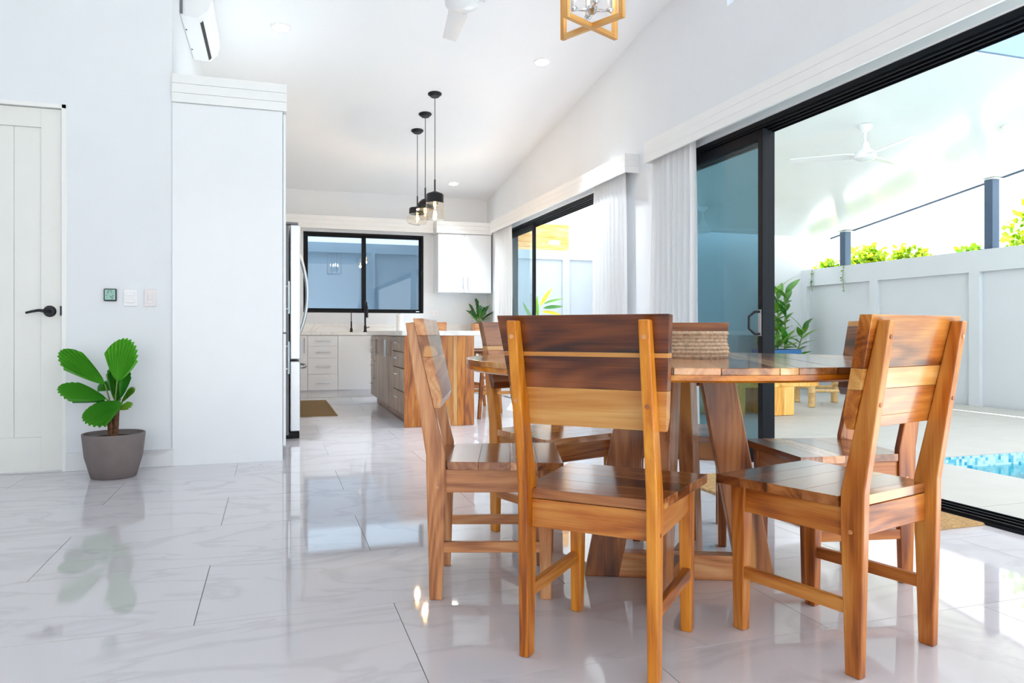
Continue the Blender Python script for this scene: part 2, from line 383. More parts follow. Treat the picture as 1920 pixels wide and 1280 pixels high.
# left door
d1 = struct(thing('door_1', 'white panelled interior door with black lever', 'door', (0, 0, 0)))
mb = MB().box(DX1 - .026, DX1, YL - .004, YL + .12, 0, DZ).box(DX0, DX0 + .026, YL - .004, YL + .12, 0, DZ).box(DX0, DX1, YL - .004, YL + .12, DZ - .026, DZ)
mb.build('door_frame', M['trim'], d1, bevel=.002)
lx0, lx1, lz = DX0 + .03, DX1 - .03, DZ - .03
yl = YL + .02
B(lx1 - .115, lx1, yl, yl + .04, .008, lz).build('stile', M['door'], d1, bevel=.002)
B(lx0, lx0 + .115, yl, yl + .04, .008, lz).build('stile', M['door'], d1, bevel=.002)
B(lx0 + .115, lx1 - .115, yl, yl + .04, lz - .12, lz).build('rail', M['door'], d1, bevel=.002)
B(lx0 + .115, lx1 - .115, yl, yl + .04, .008, .22).build('rail', M['door'], d1, bevel=.002)
pw = (lx1 - lx0 - .23) / 4
for k in range(4):
    B(lx0 + .115 + k * pw + .0015, lx0 + .115 + (k + 1) * pw - .0015, yl + .014, yl + .03, .22, lz - .12).build('panel_board', M['door'], d1, bevel=.003)
lev = MB().lathe([(0, 0), (.036, 0), (.036, .008), (.03, .014), (0, .014)], 20)
lo = lev.build('door_handle', M['blackm'], d1, smooth=True, loc=(-1.345, yl, 1.012)); lo.rotation_euler = (math.pi / 2, 0, 0); lo['label'] = 'black lever handle with round rose'
lv = MB().tube([(0, 0, .014), (0, 0, .045), (-.01, 0, .055), (-.05, .004, .055), (-.09, -.004, .055), (-.118, -.012, .055)], [.012, .011, .011, .009, .008, .007], 10).build('lever', M['blackm'], lo, smooth=True)
B(DX1 - .034, DX1 - .024, YL - .006, YL + .02, .985, 1.045).build('latch_plate', M['blackm'], d1)

# small wall devices
def seg7(mb, ch, x, z, w_, h, y_):
    S = {'2': 'abged', '7': 'abc', '1': 'bc', '5': 'afgcd', '.': ''}[ch]; t = h * .13
    bars = {'a': (0, w_, h - t, h), 'g': (0, w_, h / 2 - t / 2, h / 2 + t / 2), 'd': (0, w_, 0, t), 'f': (0, t, h / 2, h), 'e': (0, t, 0, h / 2), 'b': (w_ - t, w_, h / 2, h), 'c': (w_ - t, w_, 0, h / 2)}
    for s in S:
        a = bars[s]; mb.box(x + a[0], x + a[1], y_ - .0006, y_, z + a[2], z + a[3])
th = thing('digital_thermometer', 'small square digital thermometer with dark bezel beside light switches', 'thermometer', (-1.0, YL, 1.119))
B(-.037, .037, -.018, -.001, -.04, .04).build('housing', M['bezel'], th, bevel=.006)
B(-.030, .030, -.0192, -.017, -.031, .034).build('display', M['lcd'], th, bevel=.001)
sg = MB(); Yd = -.0193
seg7(sg, '2', -.016, .010, .010, .019, Yd); seg7(sg, '7', -.002, .010, .010, .019, Yd); seg7(sg, '1', .013, .010, .006, .013, Yd)
seg7(sg, '7', -.004, -.026, .010, .019, Yd); seg7(sg, '5', .009, -.026, .010, .019, Yd)
sg.box(-.024, -.014, Yd - .0005, Yd, -.004, -.001).box(.012, .022, Yd - .0005, Yd, -.004, -.001).box(-.022, -.012, Yd - .0005, Yd, -.02, -.018)
sg.build('display_digits', M['lcd_seg'], th)
s1 = thing('light_switch', 'white double rocker light switch between thermometer and dimmer', 'switch', (-.884, YL, 1.103))
B(-.04, .04, -.008, -.001, -.055, .055).build('plate', M['plastic'], s1, bevel=.004)
B(-.026, .026, -.015, -.008, .012, .034).build('rocker', M['plastic'], s1, bevel=.003); B(-.026, .026, -.015, -.008, -.034, -.012).build('rocker', M['plastic'], s1, bevel=.003)
s2 = thing('dimmer_switch', 'white slide dimmer switch, rightmost of the wall controls', 'switch', (-.768, YL, 1.103))
B(-.036, .036, -.008, -.001, -.056, .056).build('plate', M['plastic2'], s2, bevel=.003)
B(-.017, .017, -.011, -.008, -.034, .034).build('insert', M['plastic2'], s2, bevel=.002)
B(-.011, .011, -.016, -.011, -.012, .022).build('slider', M['plastic2'], s2, bevel=.002)
B(-.013, .013, -.015, -.011, -.031, -.025).build('button', M['plastic'], s2, bevel=.001)

# ------------------------------------------------------------------ valances, curtains, sliding doors, windows
def valance(name, label, y0, y1, x_f, z0, z1, ends):
    v = struct(thing(name, label, 'valance', (0, 0, 0))); n = 3; h = (z1 - z0) / n
    for k in range(n):
        B(x_f, x_f + .018, y0, y1, z0 + k * h + .0004, z0 + (k + 1) * h - .0004).build('board', M['trim'], v, bevel=.001)
        for e in ends:
            B(x_f + .0185, XR, e, e + .018, z0 + k * h + .0004, z0 + (k + 1) * h - .0004).build('end_board', M['trim'], v, bevel=.0015)
    B(x_f + .0185, XR, y0 + .02, y1 - .02, z1 - .018, z1 - .002).build('top_board', M['trim'], v)
    return v
valance('trim_1', 'white boarded curtain box over the kitchen sliding door', 5.82, 10.05, 2.93, 2.285, 2.452, [5.82])
valance('trim_2', 'white boarded curtain box over the large patio opening', -2.8, 5.475, 2.93, 2.285, 2.458, [5.457])
def valance_back():
    v = struct(thing('trim_3', 'white boarded box above the kitchen window', 'valance', (0, 0, 0))); z0, z1 = 2.325, 2.51; h = (z1 - z0) / 3
    for k in range(3):
        B(XK, 2.215, YB - .15, YB - .132, z0 + k * h + .0004, z0 + (k + 1) * h - .0004).build('board', M['trim'], v, bevel=.0015)
    B(XK, 2.215, YB - .131, YB, z1 - .02, z1 - .002).build('top_board', M['trim'], v)
valance_back()

def curtain(name, label, y0, y1, folds, seed, flare=.05, x=3.0):
    r = random.Random(seed); ph = [r.uniform(-.5, .5) for _ in range(40)]
    H0, H1 = .012, 2.44
    def fn(u, v):
        z = H1 + (H0 - H1) * v
        k = u * folds; i = int(k)
        a = k * 2 * math.pi + .5 * ph[i % 40] * math.sin(math.pi * (k - i)) 
        amp = (.015 + .012 * v) * (1 + .5 * ph[(i + 3) % 40])
        yc = y0 + (y1 - y0) * u; cen = (y0 + y1) / 2
        yy = cen + (yc - cen) * (1 + flare * v) + .006 * math.sin(2 * a + v * 2) + .01 * ph[(i * 2) % 40] * v
        return (x + amp * math.sin(a) + .004 * math.sin(7 * v + i), yy, z)
    o = MB().grid(fn, folds * 10, 14).build(name, M['linen'], None, smooth=False)
    for p in o.data.polygons: p.use_smooth = True
    return tag(o, label, 'curtain', 'white linen curtains')
curtain('curtain', 'white linen curtain in the kitchen corner beside the wall cabinet', 9.27, 10.02, 7, 1, .03)
curtain('curtain', 'white gathered linen curtain at the near side of the kitchen sliding door', 5.95, 6.63, 9, 2, .14)
curtain('curtain', 'white linen curtain at the far end of the patio opening, behind the dining table', 4.80, 5.45, 8, 3, .10)

def slide_panel(parent, name, y0, y1, x, z0, z1, handle=False, st=.05, gl='glass_dark'):
    t = .036
    p = MB().box(x, x + t, y0, y0 + st, z0, z1).box(x, x + t, y1 - st, y1, z0, z1).box(x, x + t, y0 + st, y1 - st, z1 - .07, z1).box(x, x + t, y0 + st, y1 - st, z0, z0 + .085).build(name, M['black'], parent, bevel=.002)
    B(x + .014, x + .02, y0 + st, y1 - st, z0 + .085, z1 - .07).build('pane', M[gl], p)
    return p
def sliding_door(name, label, y0, y1, panels):
    d = struct(thing(name, label, 'door', (0, 0, 0))); zt = OH
    mb = MB().box(3.09, 3.275, y0, y0 + .035, 0.012, zt - .032).box(3.09, 3.275, y1 - .035, y1, 0.012, zt - .032)
    mb.box(3.09, 3.275, y0, y1, zt - .032, zt)
    for k in range(4): mb.box(3.105 + k * .05, 3.113 + k * .05, y0 + .035, y1 - .035, zt - .044, zt - .032)
    mb.build('frame', M['black'], d, bevel=.0015)
    tr = MB().box(3.09, 3.29, y0, y1, -.004, .012)
    for k in range(4): tr.box(3.105 + k * .05, 3.113 + k * .05, y0 + .035, y1 - .035, .012, .026)
    tr.build('track', M['black'], d)
    for (a, b, lane) in panels: slide_panel(d, 'sash', a, b, 3.116 + lane * .05, .028, zt - .046)
    return d
d2 = sliding_door('door_2', 'black framed tinted sliding door beside the kitchen', O1[0], O1[1], [(8.73, 9.81, 0), (6.24, 6.95, 1)])
d3 = sliding_door('door_3', 'large black framed sliding door standing open to the pool terrace', O2[0], O2[1], [(4.16, 5.38, 0), (4.185, 5.38, 1), (4.21, 5.38, 2)])
h = MB().tube([(3.116, 4.187, 1.018), (3.085, 4.2, 1.018), (3.052, 4.22, .985), (3.052, 4.22, .905), (3.085, 4.2, .868), (3.116, 4.187, .868)], .009, 8).build('pull_handle', M['blackm'], d3, smooth=True)
B(3.112, 3.117, 4.172, 4.203, .855, 1.032).build('lock_plate', M['steel'], d3, bevel=.001)

# kitchen window
kw = struct(thing('window_1', 'black framed sliding kitchen window with blue tinted panes', 'window', (0, 0, 0)))
x0, x1, z0, z1 = KW; fy = YB + .03; ft = .034
MB().box(x0, x0 + ft, fy, fy + .1, z0, z1).box(x1 - ft, x1, fy, fy + .1, z0, z1).box(x0 + ft, x1 - ft, fy, fy + .1, z1 - ft, z1).box(x0 + ft, x1 - ft, fy, fy + .1, z0, z0 + ft).build('frame', M['black'], kw, bevel=.003)
xm = 1.235
for (a, b, yy) in ((x0 + ft, xm + .03, fy + .02), (xm - .03, x1 - ft, fy + .055)):
    s = .03 if a < 1 else .022
    sa = MB().box(a, a + s, yy, yy + .03, z0 + ft, z1 - ft).box(b - .06 if a < 1 else b - s, b, yy, yy + .03, z0 + ft, z1 - ft).box(a + s, b - s, yy, yy + .03, z1 - ft - s, z1 - ft).box(a + s, b - s, yy, yy + .03, z0 + ft, z0 + ft + s).build('sash', M['black'], kw, bevel=.002)
    B(a + s, b - s, yy + .012, yy + .018, z0 + ft + s, z1 - ft - s).build('pane', M['glass_win'], sa)
B(1.99, 2.04, fy - .0015, fy, z0 + .02, z0 + .032).build('sticker', M['plastic'], kw)
B(2.06, 2.075, fy - .012, fy, 1.70, 1.78).build('latch', M['blackm'], kw, bevel=.002)
# clerestory window high in the right wall
cw = struct(thing('window_2', 'high black framed window near the ceiling of the right wall', 'window', (0, 0, 0)))
y0, y1, z0, z1 = CL
MB().box(3.17, 3.23, y0, y0 + .05, z0, z1).box(3.17, 3.23, y1 - .05, y1, z0, z1).box(3.17, 3.23, y0 + .05, y1 - .05, z0, z0 + .05).box(3.17, 3.23, y0 + .05, y1 - .05, z1 - .05, z1).build('frame', M['black'], cw)
B(3.195, 3.20, y0 + .05, y1 - .05, z0 + .05, z1 - .05).build('pane', M['glass_clear'], cw)

# ------------------------------------------------------------------ dining chairs
def chair(name, label, x, y, face_deg, tones, wide=0):
    leg, seat, back = tones
    t = thing(name, label, 'chair', (x, y, 0), math.radians(face_deg - 90), 'dining chairs around the round table')
    HW, RY, FY = .178, -.19, .175
    lean = .088
    for s in (-1, 1):
        xi, xo = s * (HW - .014), s * (HW + .014)
        # side profile of the rear leg / post (y,z), tapering both ways from the seat
        pr = [(RY - .021, 0), (RY + .021, 0), (RY + .034, .40), (RY + .033, .47), (RY - .080 + .012, .912), (RY - .080 - .020, .912), (RY - .032, .475), (RY - .031, .40)]
        MB().prism(pr, 'x', min(xi, xo), max(xi, xo)).build('leg', wood(leg, 'z'), t, bevel=.004)
        # front leg
        a0, a1 = s * (HW - .026), s * (HW + .014); b0, b1 = s * (HW - .020), s * (HW + .012)
        MB().hexa([(min(b0, b1), FY - .02, 0), (max(b0, b1), FY - .02, 0), (max(b0, b1), FY + .016, 0), (min(b0, b1), FY + .016, 0)],
                  [(min(a0, a1), FY - .027, .43), (max(a0, a1), FY - .027, .43), (max(a0, a1), FY + .023, .43), (min(a0, a1), FY + .023, .43)]).build('leg', wood(leg, 'z'), t, bevel=.004)
        B(s * (HW - .006) - .011, s * (HW - .006) + .011, RY + .03, FY - .024, .352, .428).build('side_apron', wood(leg if leg != 'honey' else 'teak', 'y'), t, bevel=.002)
        B(s * HW - .011, s * HW + .011, RY + .024, FY - .02, .155, .19).build('side_stretcher', wood('teak' if leg == 'honey' else leg, 'y'), t, bevel=.003)
        pg = MB().lathe([(0, 0), (.006, 0), (.006, .002), (0, .002)], 10).build('peg', wood('tan', 'y'), t)
        pg.location = (xo, RY + .004, .37); pg.rotation_euler = (0, s * math.pi / 2, 0)
    B(-HW + .014, HW - .014, RY + .0, RY + .024, .352, .428).build('back_apron', wood(leg if leg != 'honey' else 'teak', 'x'), t, bevel=.002)
    B(-HW + .024, HW - .024, FY - .004, FY + .018, .352, .428).build('front_apron', wood(leg if leg != 'honey' else 'teak', 'x'), t, bevel=.002)
    # seat: four planks running side to side, seat widening to the front, notched round the posts
    ys = [RY + .038, RY + .14, RY + .245, RY + .335, FY + .052]; zs0, zs1 = .430, .456
    def sw(yy): return .192 + (.222 - .192) * (yy - RY) / (FY + .052 - RY)
    for k in range(4):
        ya, yb = ys[k] + .0004, ys[k + 1] - .0004
        MB().prism([(-sw(ya), ya), (sw(ya), ya), (sw(yb), yb), (-sw(yb), yb)], 'z', zs0, zs1).build('seat_plank', wood(seat[k], 'x', .22, .4), t, bevel=.0007)
    B(-HW + .0145, HW - .0145, RY + .002, RY + .0376, zs0, zs1).build('seat_plank', wood(seat[0], 'x', .22, .4), t, bevel=.0007)
    # backrest: leaning board of stacked planks, wider at the top, rounded lower edge
    z_b, z_t = .632, .926
    def fy_(z): return RY + .0335 - .101 * (z - .47) / .442          # front face of the posts
    def hw(z): return wide + .198 + .026 * (z - z_b) / (z_t - z_b)
    cuts = back[1]; zz = [z_b] + list(cuts) + [z_t]
    for k in range(len(zz) - 1):
        a, b = zz[k], zz[k + 1]; a += .0003; b -= .0003
        th0 = .018 if k == 0 else .034; th1 = .034
        am = a + .03
        lay = [(a, th0)] + ([(am, .034)] if k == 0 else []) + [(b, th1)]
        mbk = MB()
        for (za, ta), (zb, tb) in zip(lay[:-1], lay[1:]):
            mbk.hexa([(-hw(za), fy_(za), za), (hw(za), fy_(za), za), (hw(za), fy_(za) + ta, za), (-hw(za), fy_(za) + ta, za)],
                     [(-hw(zb), fy_(zb), zb), (hw(zb), fy_(zb), zb), (hw(zb), fy_(zb) + tb, zb), (-hw(zb), fy_(zb) + tb, zb)])
        mbk.build('backrest_plank', wood(back[0][k], 'x', .28, .4), t, bevel=.0008 if k != len(zz) - 2 else .0015)
    for s in (-1, 1):
        for zp in (.70, .87):
            pg = MB().lathe([(0, 0), (.006, 0), (.006, .003), (0, .003)], 10).build('peg', wood('tan', 'y'), t)
            pg.location = (s * HW, RY - .031 - .069 * (zp - .47) / .442 + .001, zp); pg.rotation_euler = (math.pi / 2, 0, 0)
    return t
chair('dining_chair', 'wooden dining chair nearest the camera, seen from behind, dark and pale striped backrest', .918, 1.905, 45.3,
      ('honey', ['brown', 'walnut', 'brown', 'brown'], (['pale', 'walnut', 'pale', 'walnut'], (.735, .818, .830))), .010)
chair('dining_chair', 'wooden dining chair on the left of the table, seen side-on', .744, 2.495, -17.6,
      ('tan', ['brown', 'brown', 'tan', 'brown'], (['tan', 'brown', 'tan'], (.80, .87))))
chair('dining_chair', 'wooden dining chair in the right foreground, seen from behind with swirling grain', 1.538, 1.747, 105.4,
      ('teak', ['brown', 'brown', 'brown', 'walnut'], (['teak', 'pale', 'teak'], (.735, .79))), -.005)
chair('dining_chair', 'wooden dining chair on the far left of the table, nearest the island', 1.16, 2.985, -72,
      ('honey', ['tan', 'pale', 'brown', 'tan'], (['walnut', 'teak', 'pale', 'brown'], (.70, .80, .82))))
chair('dining_chair', 'wooden dining chair on the far side of the table, behind the basket', 1.700, 2.850, 239,
      ('brown', ['tan', 'brown', 'tan', 'brown'], (['brown', 'brown', 'brown'], (.73, .83))))
chair('dining_chair', 'wooden dining chair on the right of the table, nearest the pool', 1.963, 2.242, 169.5,
      ('teak', ['brown', 'brown', 'tan', 'brown'], (['walnut', 'pale', 'walnut', 'pale'], (.72, .74, .905))))

# ------------------------------------------------------------------ dining table
TC = Vector((1.385, 2.33, 0)); TR = .762
tb = thing('dining_table', 'large round wooden dining table on slanted plank legs', 'table', TC)
def clip_strip(R, a, b, n=40):
    pts = []
    A = [math.asin(max(-1, min(1, q / R))) for q in (a, b)]
    for k in range(n + 1):
        t = A[0] + (A[1] - A[0]) * k / n; pts.append((R * math.cos(t), R * math.sin(t)))
    for k in range(n + 1):
        t = A[1] + (A[0] - A[1]) * k / n; pts.append((-R * math.cos(t), R * math.sin(t)))
    out = []
    for p in pts:
        if not out or (Vector(p) - Vector(out[-1])).length > 1e-4: out.append(p)
    if (Vector(out[0]) - Vector(out[-1])).length < 1e-4: out.pop()
    return out
tones = ['brown', 'tan', 'walnut', 'brown', 'pale', 'brown', 'tan', 'walnut', 'brown', 'tan', 'brown', 'pale', 'brown']
q = -TR; k = 0; wd = [.13, .115, .14, .105, .05, .15, .12, .13, .11, .14, .06, .13, .2]
ROT = math.radians(62)
while q < TR - .001:
    b = min(q + wd[k], TR)
    o = MB().prism(clip_strip(TR, q + .0003, b - .0003, 14), 'z', .770, .789).build('top_plank', wood(tones[k], 'x', .16, .6), tb, bevel=.002)
    o.rotation_euler = (0, 0, ROT); q = b; k += 1
MB().lathe([(TR - .10, .750), (TR - .012, .750), (TR - .002, .756), (TR - .002, .7697), (TR - .10, .7697)], 72, closed=True).build('rim_band', wood('honey', 'x', .25), tb, smooth=True)
for ang in (-24, 47):
    a = math.radians(ang)
    for s in (0, math.pi):
        aa = a + s
        lg = MB(); w0 = .055
        lg.prism([(.335, 0), (.210, 0), (.075, .72), (.195, .72)][::-1], 'y', -w0 / 2, w0 / 2)
        o = lg.build('leg', wood('brown', 'z'), tb, bevel=.004); o.rotation_euler = (0, 0, aa)
    st = B(-.225, .225, -.027, .027, .0, .088) if ang < 0 else MB().box(-.225, -.028, -.027, .027, .0, .088).box(.028, .225, -.027, .027, .0, .088)
    o = st.build('bottom_stretcher', wood('brown' if ang > 0 else 'tan', 'x'), tb, bevel=.003); o.rotation_euler = (0, 0, a)
    cb = B(-.42, .42, -.035, .035, .722, .7495) if ang < 0 else MB().box(-.42, -.036, -.035, .035, .722, .7495).box(.036, .42, -.035, .035, .722, .7495)
    o = cb.build('cross_bearer', wood('teak', 'x'), tb, bevel=.003); o.rotation_euler = (0, 0, a)

# rope basket
bk = thing('rope_basket', 'low round basket of coiled rope on the dining table', 'basket', (1.44, 2.32, .7895))
nco = 7; Rb = .115
for k in range(nco):
    zc_ = .0075 + k * .0132; r = Rb + .004 * math.sin(k * 1.1)
    n = 90
    pts = []
    mbr = MB(); base = 0; ring = []
    for i in range(n):
        a = 2 * math.pi * i / n
        for j_ in range(6):
            b = 2 * math.pi * j_ / 6; tw = 1 + .16 * math.sin(i * 2 * math.pi / 3 + b)
            rr = r + .0085 * tw * math.cos(b); mbr.v.append((rr * math.cos(a), rr * math.sin(a), zc_ + .0085 * tw * math.sin(b)))
    for i in range(n):
        for j_ in range(6):
            i2 = (i + 1) % n; j2 = (j_ + 1) % 6
            mbr.f.append((i * 6 + j_, i2 * 6 + j_, i2 * 6 + j2, i * 6 + j2))
    mbr.build('rope_coil', M['rope'], bk, smooth=True)
MB().lathe([(0, 0), (Rb, 0), (Rb, .006), (0, .006)], 40).build('base', M['rope'], bk)

# jute rug beside the patio door
tag(MB().hexa([(2.27, 2.515, .0015), (3.085, 2.515, .0015), (3.085, 3.92, .0015), (2.27, 3.92, .0015)], [(2.275, 2.52, .012), (3.08, 2.52, .012), (3.08, 3.915, .012), (2.275, 3.915, .012)]).build('jute_rug', M['jute'], None), 'natural jute rug along the patio door track behind the chairs', 'rug')

# ------------------------------------------------------------------ potted fan palm
pp = thing('potted_palm', 'fan palm with pleated green leaves in a grey-brown pot', 'plant', (-.93, 5.005, 0))
MB().lathe([(0, 0), (.118, 0), (.126, .006), (.160, .13), (.174, .264), (.172, .268), (.164, .268), (.160, .25), (.14, .235), (0, .235)], 48).build('pot', M['pot'], pp, smooth=True)
MB().lathe([(.155, .236), (.10, .246), (0, .250)], 24).build('soil', M['soil'], pp, smooth=True)
for k in range(6):
    a = k * 1.05; r0 = .018 if k else 0
    pts = [(r0 * math.cos(a), r0 * math.sin(a), .24), (r0 * 1.4 * math.cos(a), r0 * 1.4 * math.sin(a), .33), (r0 * 2.2 * math.cos(a), r0 * 2.2 * math.sin(a), .40 + .02 * (k % 3))]
    MB().tube(pts, [.013, .012, .006], 7).build('stem', M['bark'], pp, smooth=True)
PX = .003257
def fan_leaf(base, tip, width, side_n, droop=0, pleats=15, m='palm', span=1.0, cup=.0):
    """pleated wedge fan; base/tip in (px right, px up from pot bottom centre, depth m)"""
    b = R_ * base[0] * PX + U_ * base[1] * PX + F_ * base[2]; t = R_ * tip[0] * PX + U_ * tip[1] * PX + F_ * tip[2]
    ax = (t - b); Ln = ax.length; ax.normalize(); nrm = Vector(side_n).normalized(); nrm = (nrm - ax * nrm.dot(ax)).normalized(); sd = ax.cross(nrm)
    mb = MB(); nr = 7; na = pleats * 2
    half = math.radians(span)
    for i in range(nr + 1):
        f = i / nr
        for j_ in range(na + 1):
            u = j_ / na * 2 - 1; ang = half * u
            rad = Ln * f * (1 - .17 * u * u) * (1.0 + (.0 if j_ % 2 == 0 else (-.045 if i == nr else 0)))
            x_ = rad * math.sin(ang); y_ = rad * math.cos(ang)
            x_ *= width * PX / (Ln * math.sin(half)) / 2 * max(f, .05) ** -.33
            off = (.011 if j_ % 2 else -.011) * min(1, f * 1.6) - droop * f * f + cup * (x_ / max(width * PX / 2, 1e-4)) ** 2 * .08
            mb.v.append(tuple(b + ax * y_ + sd * x_ + nrm * off))
    for i in range(nr):
        for j_ in range(na):
            a = i * (na + 1) + j_; mb.f.append((a, a + na + 1, a + na + 2, a + 1))
    o = mb.build('leaf', M[m], pp)
    MB().tube([(.0, .0, .33), tuple(b * .55 + Vector((0, 0, .17))), tuple(b)], [.006, .005, .004], 6).build('petiole', M['stem'], pp, smooth=True)
    return o
# px measured from the point under the pot centre (u=213, v=893)
fan_leaf((6, 178, .0), (22, 260, .02), 78, (-.3, -1, .1), 0, 12, 'palm', 50, cup=.5)
fan_leaf((-20, 172, .02), (-98, 240, -.02), 56, (.2, -1, .5), .02, 10, 'palm', 34)
fan_leaf((-6, 146, -.04), (-88, 174, -.10), 50, (.1, -.8, .6), .02, 10, 'palm', 38)
fan_leaf((-14, 140, .0), (-104, 162, .03), 34, (.1, -.8, .6), .03, 8, 'palm', 34)
fan_leaf((24, 140, -.05), (-34, 116, -.16), 62, (-.1, -.9, .45), .03, 11, 'palm', 46, cup=-.5)
fan_leaf((-6, 160, .06), (-44, 182, .14), 50, (.2, -.7, .7), .03, 12, 'palm', 44)
fan_leaf((2, 136, .02), (-6, 216, .08), 46, (.3, -1, .2), 0, 11, 'palm', 36)
fan_leaf((10, 146, .02), (14, 204, .07), 32, (.9, -.5, .2), 0, 8, 'palm', 36)
fan_leaf((15, 138, -.01), (40, 168, -.01), 16, (.3, -1, .2), 0, 5, 'palm_y', 24)
fan_leaf((10, 126, -.03), (42, 138, -.05), 18, (0, -.8, .6), 0, 5, 'palm_y', 26)

# ------------------------------------------------------------------ pantry, fridge, kitchen run
pt = thing('pantry_cabinet', 'tall white pantry cabinet with boarded cornice beside the fridge', 'cabinet', (0, 0, 0))
PY0, PY1, PXF = 5.27, 6.27, .055
B(XK + .002, PXF, PY0, PY0 + .02, 0, 2.39).build('side_panel', M['cab'], pt, bevel=.001)
B(XK + .002, PXF, PY0 + .021, PY1, .1, 2.38).build('body', M['cab'], pt)
B(XK + .002, PXF - .06, PY0 + .021, PY1, 0, .099).build('plinth', M['cab'], pt)
for (za, zb) in ((.10, .868), (.88, 2.375)):
    for k in range(2):
        ya = PY0 + .004 + k * .498
        dr = B(PXF + .003, PXF + .022, ya, ya + .494, za, zb).build('cabinet_door', M['cab'], pt, bevel=.0015)
        hy = ya + .455 if k == 0 else ya + .04
        zc_ = zb - .18 if za < .5 else za + .26
        MB().tube([(PXF + .05, hy, zc_ - .12), (PXF + .05, hy, zc_ + .12)], .006, 8).tube([(PXF + .021, hy, zc_ - .085), (PXF + .05, hy, zc_ - .085)], .005, 6).tube([(PXF + .021, hy, zc_ + .085), (PXF + .05, hy, zc_ + .085)], .005, 6).build('handle', M['chrome'], dr, smooth=True)
for k in range(3):
    z0 = 2.392 + k * .062
    B(XK + .002, PXF + .027, PY0 - .014, PY0 + .002, z0 + .001, z0 + .061).build('cornice_board', M['trim'], pt, bevel=.0012)
    B(PXF + .010, PXF + .027, PY0 + .003, 7.24, z0 + .001, z0 + .061).build('cornice_board', M['trim'], pt, bevel=.0012)
B(XK + .002, PXF + .009, PY0 + .003, PY1, 2.392, 2.41).build('top_board', M['trim'], pt)
# upper cupboard over the fridge
ov = thing('over_fridge_cupboard', 'white cupboard bridging above the fridge', 'cabinet', (0, 0, 0))
B(XK + .002, PXF, 6.28, 7.22, 1.86, 2.38).build('body', M['cab'], ov); B(PXF + .002, PXF + .008, 6.28, 7.22, 1.86, 2.38).build('cabinet_door', M['cab'], ov)

fr = thing('refrigerator', 'stainless steel refrigerator with curved handles beside the pantry', 'refrigerator', (0, 0, 0))
FY0, FY1 = 6.31, 7.21
B(XK + .03, .115, FY0 + .005, FY1 - .005, .03, 1.76).build('body', M['steel_side'], fr, bevel=.003)
fm = (FY0 + FY1) / 2
for (a, b, hy) in ((FY0, fm - .003, fm - .05), (fm + .003, FY1, fm + .05)):
    dr = B(.125, .205, a, b, .655, 1.765).build('fridge_door', M['steel'], fr, bevel=.008)
    pts = []
    for i in range(13):
        f = i / 12; pts.append((.208 + .072 * math.sin(math.pi * f) ** .8, hy, .86 + .70 * f))
    MB().tube(pts, .013, 10).build('handle', M['steel'], dr, smooth=True)
dr = B(.125, .205, FY0, FY1, .06, .64).build('freezer_drawer', M['steel'], fr, bevel=.008)
pts = [(.206 + .06 * math.sin(math.pi * i / 12) ** .5, FY0 + .06 + .78 * i / 12, .585) for i in range(13)]
MB().tube(pts, .013, 10).build('handle', M['steel'], dr, smooth=True)
B(.05, .2, FY0 + .02, FY1 - .02, .0, .055).build('base_grille', M['dark'], fr, bevel=.004)
B(.06, .19, FY0 + .01, FY0 + .09, 1.768, 1.79).build('hinge_cover', M['steel_side'], fr, bevel=.004)

# base units along the back wall (each a thing) and the continuous worktop
BY = 10.1
def bar_handle(parent, p0, p1, off, r=.006):
    p0 = Vector(p0); p1 = Vector(p1); o = Vector(off); d = (p1 - p0)
    MB().tube([p0 + o, p1 + o], r, 8).tube([p0 + d * .15, p0 + d * .15 + o], r * .8, 6).tube([p0 + d * .85, p0 + d * .85 + o], r * .8, 6).build('handle', M['chrome'], parent, smooth=True)
def base_unit(x0, x1, kind, label):
    u = thing('base_cabinet', label, 'cabinet', (0, 0, 0), 0, 'white base units along the back wall')
    B(x0 + .001, x1 - .001, BY + .02, YB - .002, .1, .836).build('body', M['cab'], u)
    B(x0 + .001, x1 - .001, BY + .05, BY + .065, .001, .099).build('plinth', M['cab'], u)
    if kind == 'drawers':
        zs = [.105, .316, .532, .694, .832]
        for k in range(4):
            d = B(x0 + .002, x1 - .002, BY, BY + .019, zs[k] + .0015, zs[k + 1] - .0015).build('drawer', M['cab'], u, bevel=.0012)
            zc_ = (zs[k] + zs[k + 1]) / 2; xc = (x0 + x1) / 2
            bar_handle(d, (xc - .095, BY, zc_), (xc + .095, BY, zc_), (0, -.03, 0))
    else:
        n = 1 if kind == 'door' else 2
        for k in range(n):
            a = x0 + (x1 - x0) * k / n; b = x0 + (x1 - x0) * (k + 1) / n
            d = B(a + .002, b - .002, BY, BY + .019, .106, .831).build('cabinet_door', M['cab'], u, bevel=.0012)
            hx = b - .045 if k == 0 else a + .045
            bar_handle(d, (hx, BY, .60), (hx, BY, .80), (0, -.03, 0))
    return u
base_unit(-.10, .424, 'door', 'white base cupboard in the corner behind the fridge')
base_unit(.424, .815, 'drawers', 'white four-drawer base unit under the kitchen window')
base_unit(.815, 1.29, 'door', 'white base cupboard beside the white drawers, left of the wooden island')
base_unit(1.29, 2.19, 'double', 'white double base cupboard mostly hidden behind the island')
base_unit(2.19, 3.06, 'double', 'white double base cupboard in the right kitchen corner')
wt = thing('worktop', 'white veined worktop along the back wall under the window', 'worktop', (0, 0, 0))
B(XK + .002, XR - .002, BY - .015, YB - .002, .838, .878).build('slab', M['quartz'], wt, bevel=.002)
struct(B(XK + .002, XR - .002, YB - .02, YB - .001, .8785, .995).build('trim_4', M['quartz'], None, bevel=.001), 'white veined upstand along the back wall')
